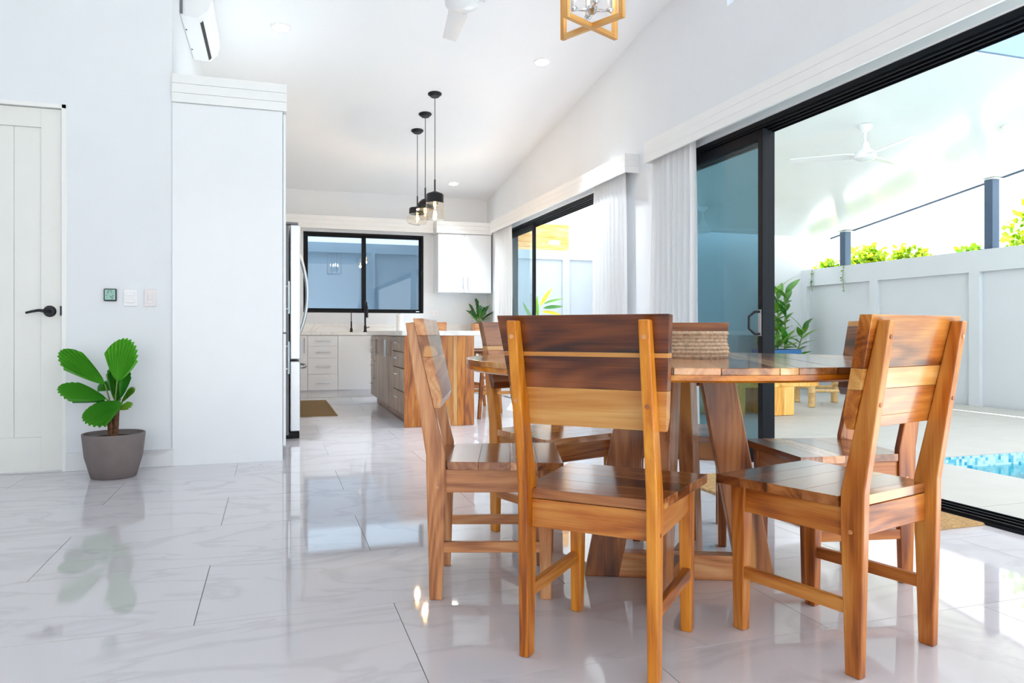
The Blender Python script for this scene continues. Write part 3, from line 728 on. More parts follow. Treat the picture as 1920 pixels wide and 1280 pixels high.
# wall cabinet
wc = thing('wall_cabinet', 'white two-door wall cabinet in the kitchen corner', 'cabinet', (0, 0, 0))
WY = 10.36
B(2.245, 3.04, WY + .02, YB - .002, 1.452, 2.30).build('body', M['cab'], wc)
for k in range(2):
    a = 2.245 + k * .3975
    d = B(a + .0015, a + .396, WY, WY + .019, 1.454, 2.298).build('cabinet_door', M['cab'], wc, bevel=.0012)
    hx = a + .36 if k == 0 else a + .035
    bar_handle(d, (hx, WY, 1.50), (hx, WY, 1.68), (0, -.028, 0))
for k in range(3):
    z0 = 2.305 + k * .058
    B(2.22, 3.045, WY - .012, WY + .006, z0 + .001, z0 + .057).build('cornice_board', M['trim'], wc, bevel=.0012)
    B(2.22, 2.237, WY + .0065, YB - .002, z0 + .001, z0 + .057).build('cornice_board', M['trim'], wc, bevel=.0012)
B(2.238, 3.045, WY + .0065, YB - .002, 2.305, 2.32).build('top_board', M['trim'], wc)
# tap, soap dispenser, paper, outlet
fa = thing('kitchen_tap', 'tall black spring-neck kitchen tap standing before the window', 'tap', (1.215, 10.42, .878))
MB().lathe([(0, 0), (.028, 0), (.028, .012), (.02, .02), (.019, .09), (0, .09)], 16).build('base', M['blackm'], fa, smooth=True)
MB().tube([(0, 0, .08), (0, 0, .30), (0, -.02, .38), (0, -.07, .42), (0, -.13, .41), (0, -.165, .35)], .013, 10).build('neck', M['blackm'], fa, smooth=True)
MB().tube([(0, -.165, .36), (0, -.167, .20)], [.018, .022], 10).build('spray_head', M['blackm'], fa, smooth=True)
MB().tube([(.018, 0, .06), (.06, 0, .075)], .006, 8).build('lever', M['blackm'], fa, smooth=True)
sd = thing('soap_dispenser', 'slim black soap dispenser left of the kitchen tap', 'dispenser', (1.024, 10.42, .878))
MB().lathe([(0, 0), (.02, 0), (.018, .05), (.011, .06), (.010, .15), (0, .15)], 14).build('body', M['blackm'], sd, smooth=True)
MB().tube([(0, 0, .14), (0, 0, .27), (0, -.02, .285), (0, -.06, .28)], [.006, .006, .007, .006], 8).build('spout', M['blackm'], sd, smooth=True)
pr_ = thing('paper_towel_roll', 'white paper towel roll standing on the worktop', 'paper roll', (1.70, 10.40, .878))
MB().lathe([(.018, .012), (.05, .012), (.05, .25), (.018, .25)], 24, closed=True).build('roll', M['paper'], pr_, smooth=True)
MB().lathe([(0, 0), (.055, 0), (.055, .01), (.008, .0115), (.008, .27), (0, .27)], 20).build('holder', M['steel'], pr_, smooth=True)
ol = thing('wall_outlet', 'white double socket on the wall under the wall cabinet', 'outlet', (2.255, YB, 1.158))
B(-.057, .057, -.008, -.001, -.036, .036).build('plate', M['plastic'], ol, bevel=.003)
for s in (-1, 1): B(s * .028 - .017, s * .028 + .017, -.010, -.008, -.018, .018).build('socket', M['plastic2'], ol, bevel=.002)
# runner mat
km = thing('kitchen_mat', 'brown ribbed kitchen mat on the floor by the fridge', 'mat', (0, 0, 0))
MB().hexa([(.235, 7.90, .001), (.64, 7.90, .001), (.64, 9.70, .001), (.235, 9.70, .001)], [(.24, 7.905, .008), (.635, 7.905, .008), (.635, 9.695, .008), (.24, 9.695, .008)]).build('backing', M['mat'], km)
ribs = MB()
for k in range(40):
    ya = 7.92 + k * .0445; ribs.box(.245, .63, ya, ya + .026, .0075, .0115)
rb = ribs.build('ribs', M['mat'], km); rb['kind'] = 'stuff'

# ------------------------------------------------------------------ island
IX0, IX1, IY0, IY1 = 1.15, 1.80, 6.72, 9.27
isl = thing('kitchen_island', 'wooden kitchen island with plank end panel and drawers', 'island', (0, 0, 0))
pl = [1.139, 1.235, 1.345, 1.468, 1.548, 1.557, 1.602, 1.638, 1.715, IX1 + .003]
pt_t = ['teak', 'honey', 'teak', 'honey', 'pale', 'teak', 'pale', 'honey', 'teak']
for k in range(len(pl) - 1):
    B(pl[k] + .0005, pl[k + 1] - .0005, IY0, IY0 + .022, .002, .846).build('end_plank', wood(pt_t[k], 'z'), isl, bevel=.001)
B(IX0 + .024, IX1, IY0 + .023, IY1, .102, .846).build('body', wood('grey', 'z'), isl)
B(IX0 + .075, IX1 - .03, IY0 + .023, IY1 - .02, .002, .100).build('plinth', wood('brown', 'y'), isl)
def isl_drawers(ya, yb):
    zs = [.105, .317, .537, .692, .838]
    for k in range(4):
        d = B(IX0, IX0 + .022, ya + .003, yb - .003, zs[k] + .004, zs[k + 1] - .004).build('drawer', wood('grey', 'z'), isl, bevel=.0015)
        yc = (ya + yb) / 2; zc_ = zs[k + 1] - .06; bar_handle(d, (IX0, yc - .07, zc_), (IX0, yc + .07, zc_), (-.03, 0, 0))
isl_drawers(6.76, 7.46); isl_drawers(8.87, 9.26)
for k in range(4):
    ya = 7.46 + k * .3525; yb = ya + .3525
    d = B(IX0, IX0 + .022, ya + .0015, yb - .0015, .106, .836).build('cabinet_door', wood('grey', 'z'), isl, bevel=.0012)
    hy = yb - .045 if k % 2 == 0 else ya + .045
    bar_handle(d, (IX0, hy, .62), (IX0, hy, .80), (-.03, 0, 0))
it = tag(B(1.115, 1.86, IY0 - .03, IY1 + .05, .848, .892).build('island_worktop', M['quartz'], None, bevel=.002), 'white veined quartz top on the wooden island', 'worktop')
# tray and plant on the island
ty = thing('wooden_tray', 'low woven wooden tray on the island top', 'tray', (1.665, 8.2, .892))
B(-.17, .17, -.12, .12, .001, .010).build('base', wood('grey', 'x'), ty)
for (a, b, c_, d_) in ((-.18, .18, -.13, -.118), (-.18, .18, .118, .13), (-.18, -.168, -.117, .117), (.168, .18, -.117, .117)):
    B(a, b, c_, d_, .001, .10).build('side', wood('tan', 'x' if b - a > .1 else 'y'), ty, bevel=.002)
zz_ = thing('potted_zz_plant', 'small dark green leafy plant in a wooden pot in the kitchen corner', 'plant', (2.87, 10.42, .879))
zz_.scale = (1.18, 1.18, 1.28)

MB().hexa([(-.075, -.075, 0), (.075, -.075, 0), (.075, .075, 0), (-.075, .075, 0)], [(-.085, -.085, .10), (.085, -.085, .10), (.085, .085, .10), (-.085, .085, .10)]).build('pot', wood('tan', 'x'), zz_, bevel=.004)
MB().lathe([(0, .1005), (.07, .1005), (.05, .108), (0, .112)], 16).build('soil', M['soil'], zz_, smooth=True)
def blade_mesh(name, L, W, m, curve=.25, fold=.15, n=7):
    mb = MB()
    for i in range(n + 1):
        f = i / n; wd_ = W / 2 * math.sin(math.pi * min(1, f * .96 + .04)) ** .8 * (1.15 - .35 * f)
        yb_ = L * f; z = -curve * L * f * f
        mb.v += [(-wd_, yb_, z + fold * wd_), (0, yb_, z), (wd_, yb_, z + fold * wd_)]
    for i in range(n):
        a = i * 3; mb.f += [(a, a + 1, a + 4, a + 3), (a + 1, a + 2, a + 5, a + 4)]
    o = mb.build(name, M[m]); 
    for p in o.data.polygons: p.use_smooth = True
    return o
def place_leaf(src, parent, first, loc, az, pitch, roll=0, sc=1):
    o = src if first else inst(src)
    o.parent = parent; o.location = loc
    o.rotation_euler = (Matrix.Rotation(az, 3, 'Z') @ Matrix.Rotation(pitch, 3, 'X') @ Matrix.Rotation(roll, 3, 'Y')).to_euler()
    o.scale = (sc, sc, sc); return o
zl_ = blade_mesh('leaf', .085, .046, 'leaf_dk', .1); first = True
r = random.Random(4)
for (az, pit, L) in ((2.2, .55, .20), (.2, 1.3, .22), (-.9, .8, .19), (-2.2, 1.0, .17), (1.2, 1.05, .18), (-1.6, .6, .16), (3.0, .95, .17)):
    d = Vector((-math.sin(az) * math.cos(pit), math.cos(az) * math.cos(pit), math.sin(pit)))
    p0 = Vector((0, 0, .105)); pts = [p0 + d * L * f + Vector((0, 0, -.03 * f * f)) for f in (0, .5, 1)]
    MB().tube(pts, [.006, .005, .003], 6).build('stem', M['stem'], zz_, smooth=True)
    for k in range(4):
        f = .35 + .2 * k; p = p0 + d * L * f
        for s in (-1, 1):
            place_leaf(zl_, zz_, first, p, az + s * .8, pit * .8 + .2, 0, r.uniform(.8, 1.1)); first = False
    place_leaf(zl_, zz_, False, p0 + d * L, az, pit, 0, 1)

# bar stools on the far side of the island
def stool(x, y, rz, label):
    t = thing('bar_stool', label, 'stool', (x, y, 0), rz, 'wooden bar stools by the island')
    B(-.17, .17, -.17, .17, .655, .69).build('seat', wood('walnut', 'x'), t, bevel=.01)
    for sx in (-1, 1):
        for sy in (-1, 1):
            a = (sx * .205, sy * .205); b = (sx * .13, sy * .13); e = .017
            MB().hexa([(a[0] - e, a[1] - e, 0), (a[0] + e, a[1] - e, 0), (a[0] + e, a[1] + e, 0), (a[0] - e, a[1] + e, 0)], [(b[0] - e, b[1] - e, .654), (b[0] + e, b[1] - e, .654), (b[0] + e, b[1] + e, .654), (b[0] - e, b[1] + e, .654)]).build('leg', wood('teak', 'z'), t, bevel=.003)
        q = .175; B(-q + .02, q - .02, sx * q - .011, sx * q + .011, .24, .27).build('rung', wood('teak', 'x'), t, bevel=.002)
        q = .165; B(sx * q - .011, sx * q + .011, -q + .02, q - .02, .33, .36).build('rung', wood('teak', 'y'), t, bevel=.002)
stool(2.16, 7.40, .1, 'wooden bar stool with splayed legs, nearest end of the island')
stool(2.18, 8.25, -.05, 'wooden bar stool with splayed legs, farther along the island')

# ------------------------------------------------------------------ lamps, fan, lantern, air conditioner
def tilt(): return -math.atan(.129)
def point(name, parent, loc, energy, color, size=.03):
    d = bpy.data.lights.new(name, 'POINT'); d.energy = energy; d.color = color; d.shadow_soft_size = size
    o = bpy.data.objects.new(name, d); COL.objects.link(o); o.parent = parent; o.location = loc; return o
def downlight(x, y, label):
    t = thing('recessed_downlight', label, 'light', (x, y, cz(y)), 0, 'recessed ceiling downlights'); t.rotation_euler = (tilt(), 0, 0)
    MB().lathe([(.062, -.001), (.085, -.001), (.083, -.007), (.064, -.007)], 32, closed=True).build('trim_ring', M['plastic'], t, smooth=True)
    MB().lathe([(0, -.002), (.0615, -.002), (.0615, -.005), (0, -.005)], 32).build('diffuser', M['lamp_on'], t)
    d = bpy.data.lights.new('downlight_beam', 'SPOT'); d.energy = 120; d.color = (.80, .92, 1); d.spot_size = 1.4; d.spot_blend = 1; d.shadow_soft_size = .06
    o = bpy.data.objects.new('downlight_beam', d); COL.objects.link(o); o.parent = t; o.location = (0, 0, -.02)
downlight(.055, 6.433, 'glowing recessed downlight above the tall pantry cabinet')
downlight(2.40, 6.484, 'glowing recessed downlight between the lantern and the right wall')
downlight(2.394, 10.049, 'glowing recessed downlight beyond the pendants near the back wall')

def pendant(y, x, zb, kind, label):
    t = thing('pendant_lamp', label, 'lamp', (x, y, 0), 0, 'three pendants over the island'); zt = cz(y)
    cn = MB().lathe([(0, 0), (.045, 0), (.05, .006), (.07, .022), (.072, .034), (0, .034)], 28).build('canopy', M['blackm'], t, smooth=True); cn.location = (0, 0, zt - .03); cn.rotation_euler = (tilt(), 0, 0)
    MB().tube([(0, 0, zt - .025), (0, 0, zt - .032)], .007, 8).build('cord_grip', M['blackm'], t, smooth=True)
    MB().tube([(0, 0, zt - .05), (0, 0, zb + .22)], .0035, 6).build('cord', M['blackm'], t, smooth=True)
    MB().tube([(0, 0, zb + .235), (0, 0, zb + .115)], .008, 8).build('stem', M['blackm'], t, smooth=True)
    if kind == 'cyl':
        cap = [(.012, .118), (.03, .11), (.08, .09), (.088, .08), (.088, -.005), (.084, -.005), (.084, .076), (0, .08)]
        gl = [(.086, -.006), (.093, -.03), (.093, -.16), (.085, -.172), (.03, -.18), (0, -.18)]
    elif kind == 'globe':
        cap = [(.012, .118), (.04, .105), (.075, .07), (.09, .03), (.094, .0), (.09, 0), (.07, .068), (0, .08)]
        gl = [(.094, -.002), (.098, -.03), (.09, -.075), (.06, -.11), (.0, -.118)]
    else:
        cap = [(.012, .118), (.03, .11), (.085, .10), (.092, .09), (.095, .03), (.091, .03), (.088, .085), (0, .09)]
        gl = [(.094, .028), (.12, -.005), (.122, -.045), (.10, -.08), (.05, -.092), (0, -.094)]
    MB().lathe(cap, 32, (0, 0, zb)).build('cap', M['blackm'], t, smooth=True)
    g = MB().lathe(gl, 32, (0, 0, zb)).build('glass_shade', M['glass_amber'], t, smooth=True)
    MB().lathe([(0, .078), (.018, .076), (.018, .03), (0, .028)], 14, (0, 0, zb)).build('socket', M['blackm'], t, smooth=True)
    bl = MB().lathe([(0, .028), (.012, .026), (.022, -.01), (.02, -.045), (.008, -.062), (0, -.064)], 16, (0, 0, zb)).build('bulb', M['glass_amber'], t, smooth=True)
    MB().tube([(.006, 0, .02), (.010, 0, -.03), (0, 0, -.045), (-.010, 0, -.03), (-.006, 0, .02)], .003, 6).build('filament', M['bulb'], bl, smooth=True, loc=(0, 0, zb))
    point('glow', t, (0, 0, zb - .075), 4, (1, .72, .42), .02)
pendant(7.36, 1.56, 2.20, 'cyl', 'black capped pendant with tall cylindrical glass, nearest of three')
pendant(7.86, 1.56, 2.21, 'globe', 'black domed pendant with round glass globe, middle of three')
pendant(8.32, 1.56, 2.20, 'wide', 'black capped pendant with wide shallow glass, farthest of three')

def ceiling_fan(name, label, x, y, zc_, zhub, rot, bl=.58, hub=.10):
    t = thing(name, label, 'fan', (x, y, zhub), rot)
    MB().lathe([(0, zc_ - zhub), (.065, zc_ - zhub), (.06, zc_ - zhub - .03), (.03, zc_ - zhub - .06), (0, zc_ - zhub - .06)], 20).build('canopy', M['plastic'], t, smooth=True)
    MB().tube([(0, 0, zc_ - zhub - .05), (0, 0, .09)], .013, 10).build('downrod', M['plastic'], t, smooth=True)
    MB().lathe([(0, .12), (.03, .12), (.045, .06), (hub * .9, .03), (hub, .0), (hub * .95, -.03), (hub * .6, -.05), (0, -.055)], 28).build('motor', M['plastic'], t, smooth=True)
    first = None
    for k in range(3):
        a = 2 * math.pi * k / 3
        if first is None:
            mb = MB().hexa([(hub * .9, -.05, -.012), (hub * .9 + .08, -.06, -.017), (hub * .9 + .08, .06, .007), (hub * .9, .05, .002)], [(hub * .9, -.05, -.004), (hub * .9 + .08, -.06, -.009), (hub * .9 + .08, .06, .015), (hub * .9, .05, .010)])
            mb.hexa([(hub * .9 + .08, -.062, -.016), (bl, -.045, -.014), (bl, .05, .008), (hub * .9 + .08, .062, .010)], [(hub * .9 + .08, -.062, -.010), (bl, -.045, -.008), (bl, .05, .014), (hub * .9 + .08, .062, .016)])
            first = mb.build('blade', M['plastic'], t); o = first
        else: o = inst(first, t)
        o.rotation_euler = (0, 0, a)
        for s in (-1, 1):
            sc = MB().lathe([(0, -.002), (.005, -.002), (.005, .0), (0, .0)], 8).build('screw', M['steel'], t); sc.location = Matrix.Rotation(a, 3, 'Z') @ Vector((hub * .9 + .04, s * .03, -.012 + s * .004))
ceiling_fan('ceiling_fan', 'white three-blade ceiling fan at the top of the room ceiling', 1.12, 4.47, cz(4.47), 2.955, math.radians(84), .62, .11)

# wooden lantern over the dining area
LCX, LCY, LZ0, LZ1, LS = 1.40, 3.12, 2.285, 2.80, .245
ln = thing('lantern_chandelier', 'open wooden lantern chandelier with chrome candle arms above the table', 'chandelier', (LCX, LCY, 0), math.radians(-18.5))
hs = LS / 2; bt = .0115
diag = math.hypot(hs, hs)
for k, a in enumerate((45, 135)):
    e = .001 if k else 0
    for s in (-1, 1):
        o = B(s * diag - bt, s * diag + bt, -bt, bt, LZ0 - e, LZ1 + e).build('frame_bar', wood('pale', 'z', .55, 0), ln, bevel=.002); o.rotation_euler = (0, 0, math.radians(a))
    o = B(-diag + bt, diag - bt, -bt, bt, LZ0 + e * 0, LZ0 + .024) if k == 0 else MB().box(-diag + bt, -bt, -bt, bt, LZ0, LZ0 + .024).box(bt, diag - bt, -bt, bt, LZ0, LZ0 + .024)
    o = o.build('frame_bar', wood('pale', 'x', .5, 0), ln, bevel=.002); o.rotation_euler = (0, 0, math.radians(a))
    o = B(-diag + bt, diag - bt, -bt, bt, LZ1 - .024, LZ1) if k == 0 else MB().box(-diag + bt, -bt, -bt, bt, LZ1 - .024, LZ1).box(bt, diag - bt, -bt, bt, LZ1 - .024, LZ1)
    o = o.build('frame_bar', wood('pale', 'x', .5, 0), ln, bevel=.002); o.rotation_euler = (0, 0, math.radians(a))
MB().tube([(0, 0, LZ1), (0, 0, cz(LCY) - .02)], .006, 8).build('rod', M['chrome'], ln, smooth=True)
MB().lathe([(0, 0), (.06, 0), (.06, .02), (0, .02)], 20, (0, 0, cz(LCY) - .02)).build('canopy', M['chrome'], ln, smooth=True)
MB().tube([(0, 0, LZ1 - .03), (0, 0, LZ0 + .10)], .005, 8).build('centre_rod', M['chrome'], ln, smooth=True)
MB().lathe([(0, -.02), (.012, -.018), (.028, 0), (.028, .015), (0, .02)], 20, (0, 0, LZ0 + .085)).build('hub', M['chrome'], ln, smooth=True)
for k in range(4):
    a = k * math.pi / 2 + .1; ca, sa = math.cos(a), math.sin(a)
    ar = MB().tube([(.02 * ca, .02 * sa, LZ0 + .088), (.085 * ca, .085 * sa, LZ0 + .088)], .007, 8).build('arm', M['chrome'], ln, smooth=True)
    MB().lathe([(0, -.012), (.010, -.010), (.018, .0), (.018, .006), (.013, .008), (.013, .10), (0, .10)], 16, (.085 * ca, .085 * sa, LZ0 + .09)).build('candle_sleeve', M['chrome'], ar, smooth=True)
    MB().lathe([(0, .1005), (.008, .1005), (.017, .13), (.012, .165), (0, .19)], 14, (.085 * ca, .085 * sa, LZ0 + .09)).build('bulb', M['lamp_on'], ar, smooth=True)

# split air conditioner on the kitchen left wall
ac = thing('air_conditioner', 'white wall mounted air conditioner above the pantry cabinet', 'air conditioner', (0, 0, 0))
AY0, AY1, AZ = 5.70, 6.60, 3.14
prf = [(XK + .001, AZ), (XK + .13, AZ - .01), (XK + .19, AZ + .05), (XK + .21, AZ + .12), (XK + .20, AZ + .24), (XK + .16, AZ + .265), (XK + .001, AZ + .265)]
MB().prism(prf, 'y', AY0, AY1).build('housing', M['plastic'], ac, bevel=.008)
MB().hexa([(XK + .128, AY0 + .08, AZ - .013), (XK + .148, AY0 + .08, AZ + .004), (XK + .148, AY1 - .06, AZ + .004), (XK + .128, AY1 - .06, AZ - .013)],
          [(XK + .128, AY0 + .08, AZ - .003), (XK + .148, AY0 + .08, AZ + .012), (XK + .148, AY1 - .06, AZ + .012), (XK + .128, AY1 - .06, AZ - .003)]).build('air_slot', M['dark'], ac)
for yy in (5.95, 6.35): B(XK + .012, XK + .022, yy, yy + .02, AZ - .003, AZ + .003).build('clip', M['dark'], ac)
B(XK + .001, XK + .02, AY0 - .012, AY0 - .001, AZ + .01, AZ + .25).build('mounting_plate', M['steel_side'], ac)

# ------------------------------------------------------------------ terrace, pool, fence
GZ = -.004
def slab(x0, x1, y0, y1, nm='paving_slab'):
    g = .002; return MB().box(x0 + g, x1 - g, y0 + g, y1 - g, -.06, GZ).build(nm, M['patio'], pf)
pf = struct(MB().box(3.28, 4.28, -4, 4.0, -.3, -.0605).box(3.28, 8.3, 4.02, 12.4, -.3, -.0605).build('floor_patio', M['grout']))
PXL, PYF = 4.30, 4.0
for k in range(7):
    y0 = -3.2 + 1.2 * k - (0); y1 = min(y0 + 1.2, PYF)
    slab(3.292, PXL, y0, y1)
xs = [3.292, 4.5, 5.7, 6.9, 8.0]; ys = [PYF, 5.2, 6.4, 7.6, 8.8, 10.0, 11.2, 12.4]
for i in range(4):
    for j_ in range(len(ys) - 1): slab(xs[i], xs[i + 1], ys[j_], ys[j_ + 1])
pool = struct(thing('pool', 'swimming pool with pale blue mosaic band and turquoise water', 'pool', (0, 0, 0)))
PX1, PYN = 7.6, -4.0
MB().box(PXL - .02, PXL, PYN, PYF, -1.2, -.061).box(PXL - .02, PX1, PYF, PYF + .02, -1.2, -.061).box(PX1, PX1 + .02, PYN, PYF, -1.2, -.061).box(PXL, PX1, PYN - .02, PYN, -1.2, -.061).build('basin_wall', M['pool_floor'], pool)
MB().box(PXL, PXL + .006, PYN, PYF, -.30, -.010).box(PXL + .007, PX1, PYF - .006, PYF, -.30, -.010).build('mosaic_band', M['mosaic'], pool)
B(PXL, PX1, PYN, PYF, -1.22, -1.2).build('basin_floor', M['pool_floor'], pool)
B(PXL + .008, PX1, PYN, PYF - .008, -.095, -.088).build('water', M['water'], pool)
MB().box(PX1 + .02, 8.0, PYN, PYF, -.3, -.004).build('coping', M['patio'], pool)

# boundary fence on the pool side: frame and recessed panels
FX = 8.0
fn = struct(thing('wall_fence', 'white rendered boundary wall with recessed panels', 'wall', (0, 0, 0)))
B(FX + .05, FX + .2, -5, 9.7, -.3, 1.85).build('core', M['fence'], fn)
B(FX, FX + .05, -5, 9.7, 1.60, 1.86).build('top_band', M['fence'], fn)
py = 8.25; k = 0
while py > -5:
    B(FX, FX + .05, py - .09, py + .05, -.05, 1.60).build('pier', M['fence'], fn); py -= 1.56
B(FX, FX + .05, 9.58, 9.7, -.05, 1.60).build('pier', M['fence'], fn)
struct(MB().box(5.0, FX + .2, 9.7, 9.9, -.3, 3.1).box(5.72, FX + .2, 9.9, 12.44, -.3, 3.1).build('wall_patio_back', M['fence']))  # second box is an added unseen block that shades the ground beside it
bw = struct(thing('wall_boundary', 'pale grey boundary wall behind the house', 'wall', (0, 0, 0)))
B(-6, 9, 12.52, 12.7, -.3, 2.36).build('core', M['fence_grey'], bw)
for xx in (-2.1, .35, 1.55, 3.2, 5.09):
    B(xx - .07, xx + .07, 12.47, 12.52, -.3, 2.20).build('pier', M['fence_grey'], bw)
B(-6, 9, 12.47, 12.52, 2.2, 2.365).build('top_band', M['fence_grey'], bw)
# terrace roof
def sz(y): return 2.385 + .135 * (8.84 - y)
rf = struct(MB().prism([(4.22, sz(4.22)), (9.25, sz(9.25)), (9.25, sz(9.25) + .12), (4.22, sz(4.22) + .12)], 'x', 3.275, 8.16).build('ceiling_patio', M['soffit']))
fa_ = struct(thing('trim_fascia', 'blue-grey roof fascia over the terrace', 'fascia', (0, 0, 0)))
for k in range(4):
    B(3.275 + k * 1.22, 3.275 + (k + 1) * 1.22 - .006, 4.19, 4.219, sz(4.2) + .002, sz(4.2) + .55).build('fascia_panel', M['fascia'], fa_)
MB().prism([(4.22, sz(4.22) - .02), (9.25, sz(9.25) - .02), (9.25, sz(9.25) + .14), (4.22, sz(4.22) + .14)], 'x', 8.161, 8.18).build('edge_flashing', M['post'], fa_)
for (yy, lb) in ((8.842, 'blue-grey steel post on the boundary wall, farther from camera'), (6.505, 'blue-grey steel post on the boundary wall, right side')):
    tp = thing('roof_post', lb, 'post', (FX + .08, yy, 1.86), 0, 'steel posts on the boundary wall')
    B(-.055, .055, -.055, .055, .006, sz(yy) - 1.86 - .012).build('shaft', M['post'], tp, bevel=.004)
    B(-.075, .075, -.075, .075, .0, .006).build('base_plate', M['post'], tp)
    B(-.07, .07, -.09, .09, sz(yy) - 1.86 - .02, sz(yy) - 1.86 - .011).build('cap_plate', M['soffit'], tp)
ceiling_fan('patio_fan', 'white ceiling fan hanging under the terrace roof', 5.30, 5.55, sz(5.55), 2.545, math.radians(20), .66, .10)
ceiling_fan('patio_fan', 'white ceiling fan seen through the tinted sliding door panes', 5.21, 8.16, sz(8.16), 2.19, math.radians(-20), .66, .10)
pl_ = thing('patio_lamp', 'small round lamp on the terrace ceiling', 'light', (6.75, 5.25, sz(5.25)), 0); pl_.rotation_euler = (-math.atan(.135), 0, 0)
MB().lathe([(0, -.03), (.06, -.028), (.075, -.012), (.075, -.001), (0, -.001)], 24).build('shade', M['paper'], pl_, smooth=True)

# ------------------------------------------------------------------ terrace furniture and plants
ct = thing('coffee_table', 'chunky bright wooden coffee table on the terrace', 'table', (4.95, 6.85, 0))
for k in range(5):
    B(-.62 + k * .25, -.62 + (k + 1) * .25 - .002, -.36, .36, .30, .40).build('top_plank', wood('bright', 'y'), ct, bevel=.003)
for (a, b) in ((.05, .31), (-.56, -.30)):
    for k in range(2):
        B(a + k * .13, a + (k + 1) * .13 - .001, -.36, .36, .0, .299).build('leg_block', wood('bright', 'z'), ct, bevel=.002)
bs = thing('bamboo_stool', 'low bamboo stool with thick cane legs on the terrace', 'stool', (6.43, 7.30, 0), math.radians(-24))
for sx in (-1, 1):
    for sy in (-1, 1):
        MB().lathe([(0, 0), (.042, 0), (.045, .006), (.041, .02), (.04, .16), (.045, .168), (.04, .176), (.04, .33), (.045, .338), (.04, .346), (.04, .43), (0, .43)], 14, (sx * .30 if sx < 0 else .16, sy * .32, 0)).build('leg', M['bamboo'], bs, smooth=True)
for sy in (-1, 1):
    MB().tube([(-.28, sy * .32, .19), (.14, sy * .32, .19)], .02, 10).build('rail', M['bamboo'], bs, smooth=True)
for sx in (-.30, .16): MB().tube([(sx, -.30, .22), (sx, .30, .22)], .02, 10).build('rail', M['bamboo'], bs, smooth=True)
for k in range(9):
    MB().tube([(-.33 + k * .065, -.36, .45), (-.33 + k * .065, .36, .45)], .022, 8).build('seat_cane', M['bamboo'], bs, smooth=True)

bp_ = thing('blue_planter', 'low blue planter trough with leafy plant by the terrace wall', 'planter', (6.93, 8.85, 0))
MB().hexa([(-.33, -.15, 0), (.20, -.15, 0), (.20, .15, 0), (-.33, .15, 0)], [(-.36, -.18, .63), (.23, -.18, .63), (.23, .18, .63), (-.36, .18, .63)]).build('trough', M['blue'], bp_, bevel=.008)
B(-.34, .21, -.16, .16, .625, .634).build('soil', M['soil'], bp_)
lf = blade_mesh('leaf', .34, .095, 'leaf', .22); first = True; r = random.Random(11)
for k in range(30):
    x_ = r.uniform(-.3, .18); az = r.uniform(0, 6.28); pit = r.uniform(.2, 1.25)
    place_leaf(lf, bp_, first, (x_, r.uniform(-.08, .08), .634 + r.uniform(0, .12)), az, pit, r.uniform(-.4, .4), r.uniform(.55, 1.0)); first = False
gp = thing('ginger_plant', 'tall leafy ginger plant against the white terrace wall', 'plant', (7.34, 9.42, 0))
lf2 = blade_mesh('leaf', .40, .12, 'leaf', .28); first = True
for (bx, by, tx, ty_, hgt) in ((-.08, 0, -.16, -.05, 1.45), (.02, .05, .0, .0, 1.56), (.08, -.03, .10, -.05, 1.50), (.15, 0, .42, -.08, .95)):
    pts = [Vector((bx, by, 0)).lerp(Vector((tx, ty_, hgt)), f / 6) for f in range(7)]
    MB().tube(pts, [.014, .013, .012, .011, .010, .008, .005], 7).build('stem', M['stem'], gp, smooth=True)
    n = 13
    for k in range(n):
        f = .42 + .56 * k / (n - 1); p = Vector((bx, by, 0)).lerp(Vector((tx, ty_, hgt)), f)
        az = (0 if k % 2 else math.pi) + r.uniform(-.7, .7) + math.pi / 2; pit = .45 + .75 * (f - .4) + r.uniform(-.2, .25)
        place_leaf(lf2, gp, first, p, az, pit, r.uniform(-.5, .5), r.uniform(.6, 1.0)); first = False
# yellow-leaved plant outside the kitchen door
hp = thing('yellow_leaf_plant', 'plant with long yellow leaves outside the kitchen sliding door', 'plant', (4.00, 11.0, 0))
lf3 = blade_mesh('leaf', .36, .085, 'leaf_y', .12); lf3g = blade_mesh('leaf', .36, .07, 'leaf', .12)
for k in range(5):
    a = k * 1.3; MB().tube([(.05 * math.cos(a), .05 * math.sin(a), 0), (.1 * math.cos(a), .1 * math.sin(a), .8 + .1 * (k % 3))], [.015, .008], 7).build('stem', M['stem'], hp, smooth=True)
fy_ = fg_ = True
for k, (dx, dz, ang, yel) in enumerate(((.05, 1.30, 1.05, 1), (.10, 1.33, .35, 0), (.08, 1.26, .15, 0), (.05, 1.20, -.05, 1), (0, 1.06, -.1, 1), (-.1, 1.05, 2.2, 0), (-.15, .95, 2.7, 0), (-.1, .9, 3.0, 0), (-.05, 1.1, 1.7, 0), (.1, .75, .3, 0), (-.2, .8, 2.5, 0), (-.12, .7, 2.9, 0), (.02, .7, .7, 0), (-.3, .95, 2.2, 0), (-.35, .8, 2.8, 0))):
    src = lf3 if yel else lf3g; f1 = fy_ if yel else fg_
    o = src if f1 else inst(src)
    if yel: fy_ = False
    else: fg_ = False
    o.parent = hp; o.location = (dx, -.02 * k, dz)
    o.rotation_euler = (Matrix.Rotation(-ang, 3, 'Y') @ Matrix.Rotation(-math.pi / 2, 3, 'Z') @ Matrix.Rotation(r.uniform(.5, 1.1), 3, 'Y')).to_euler()

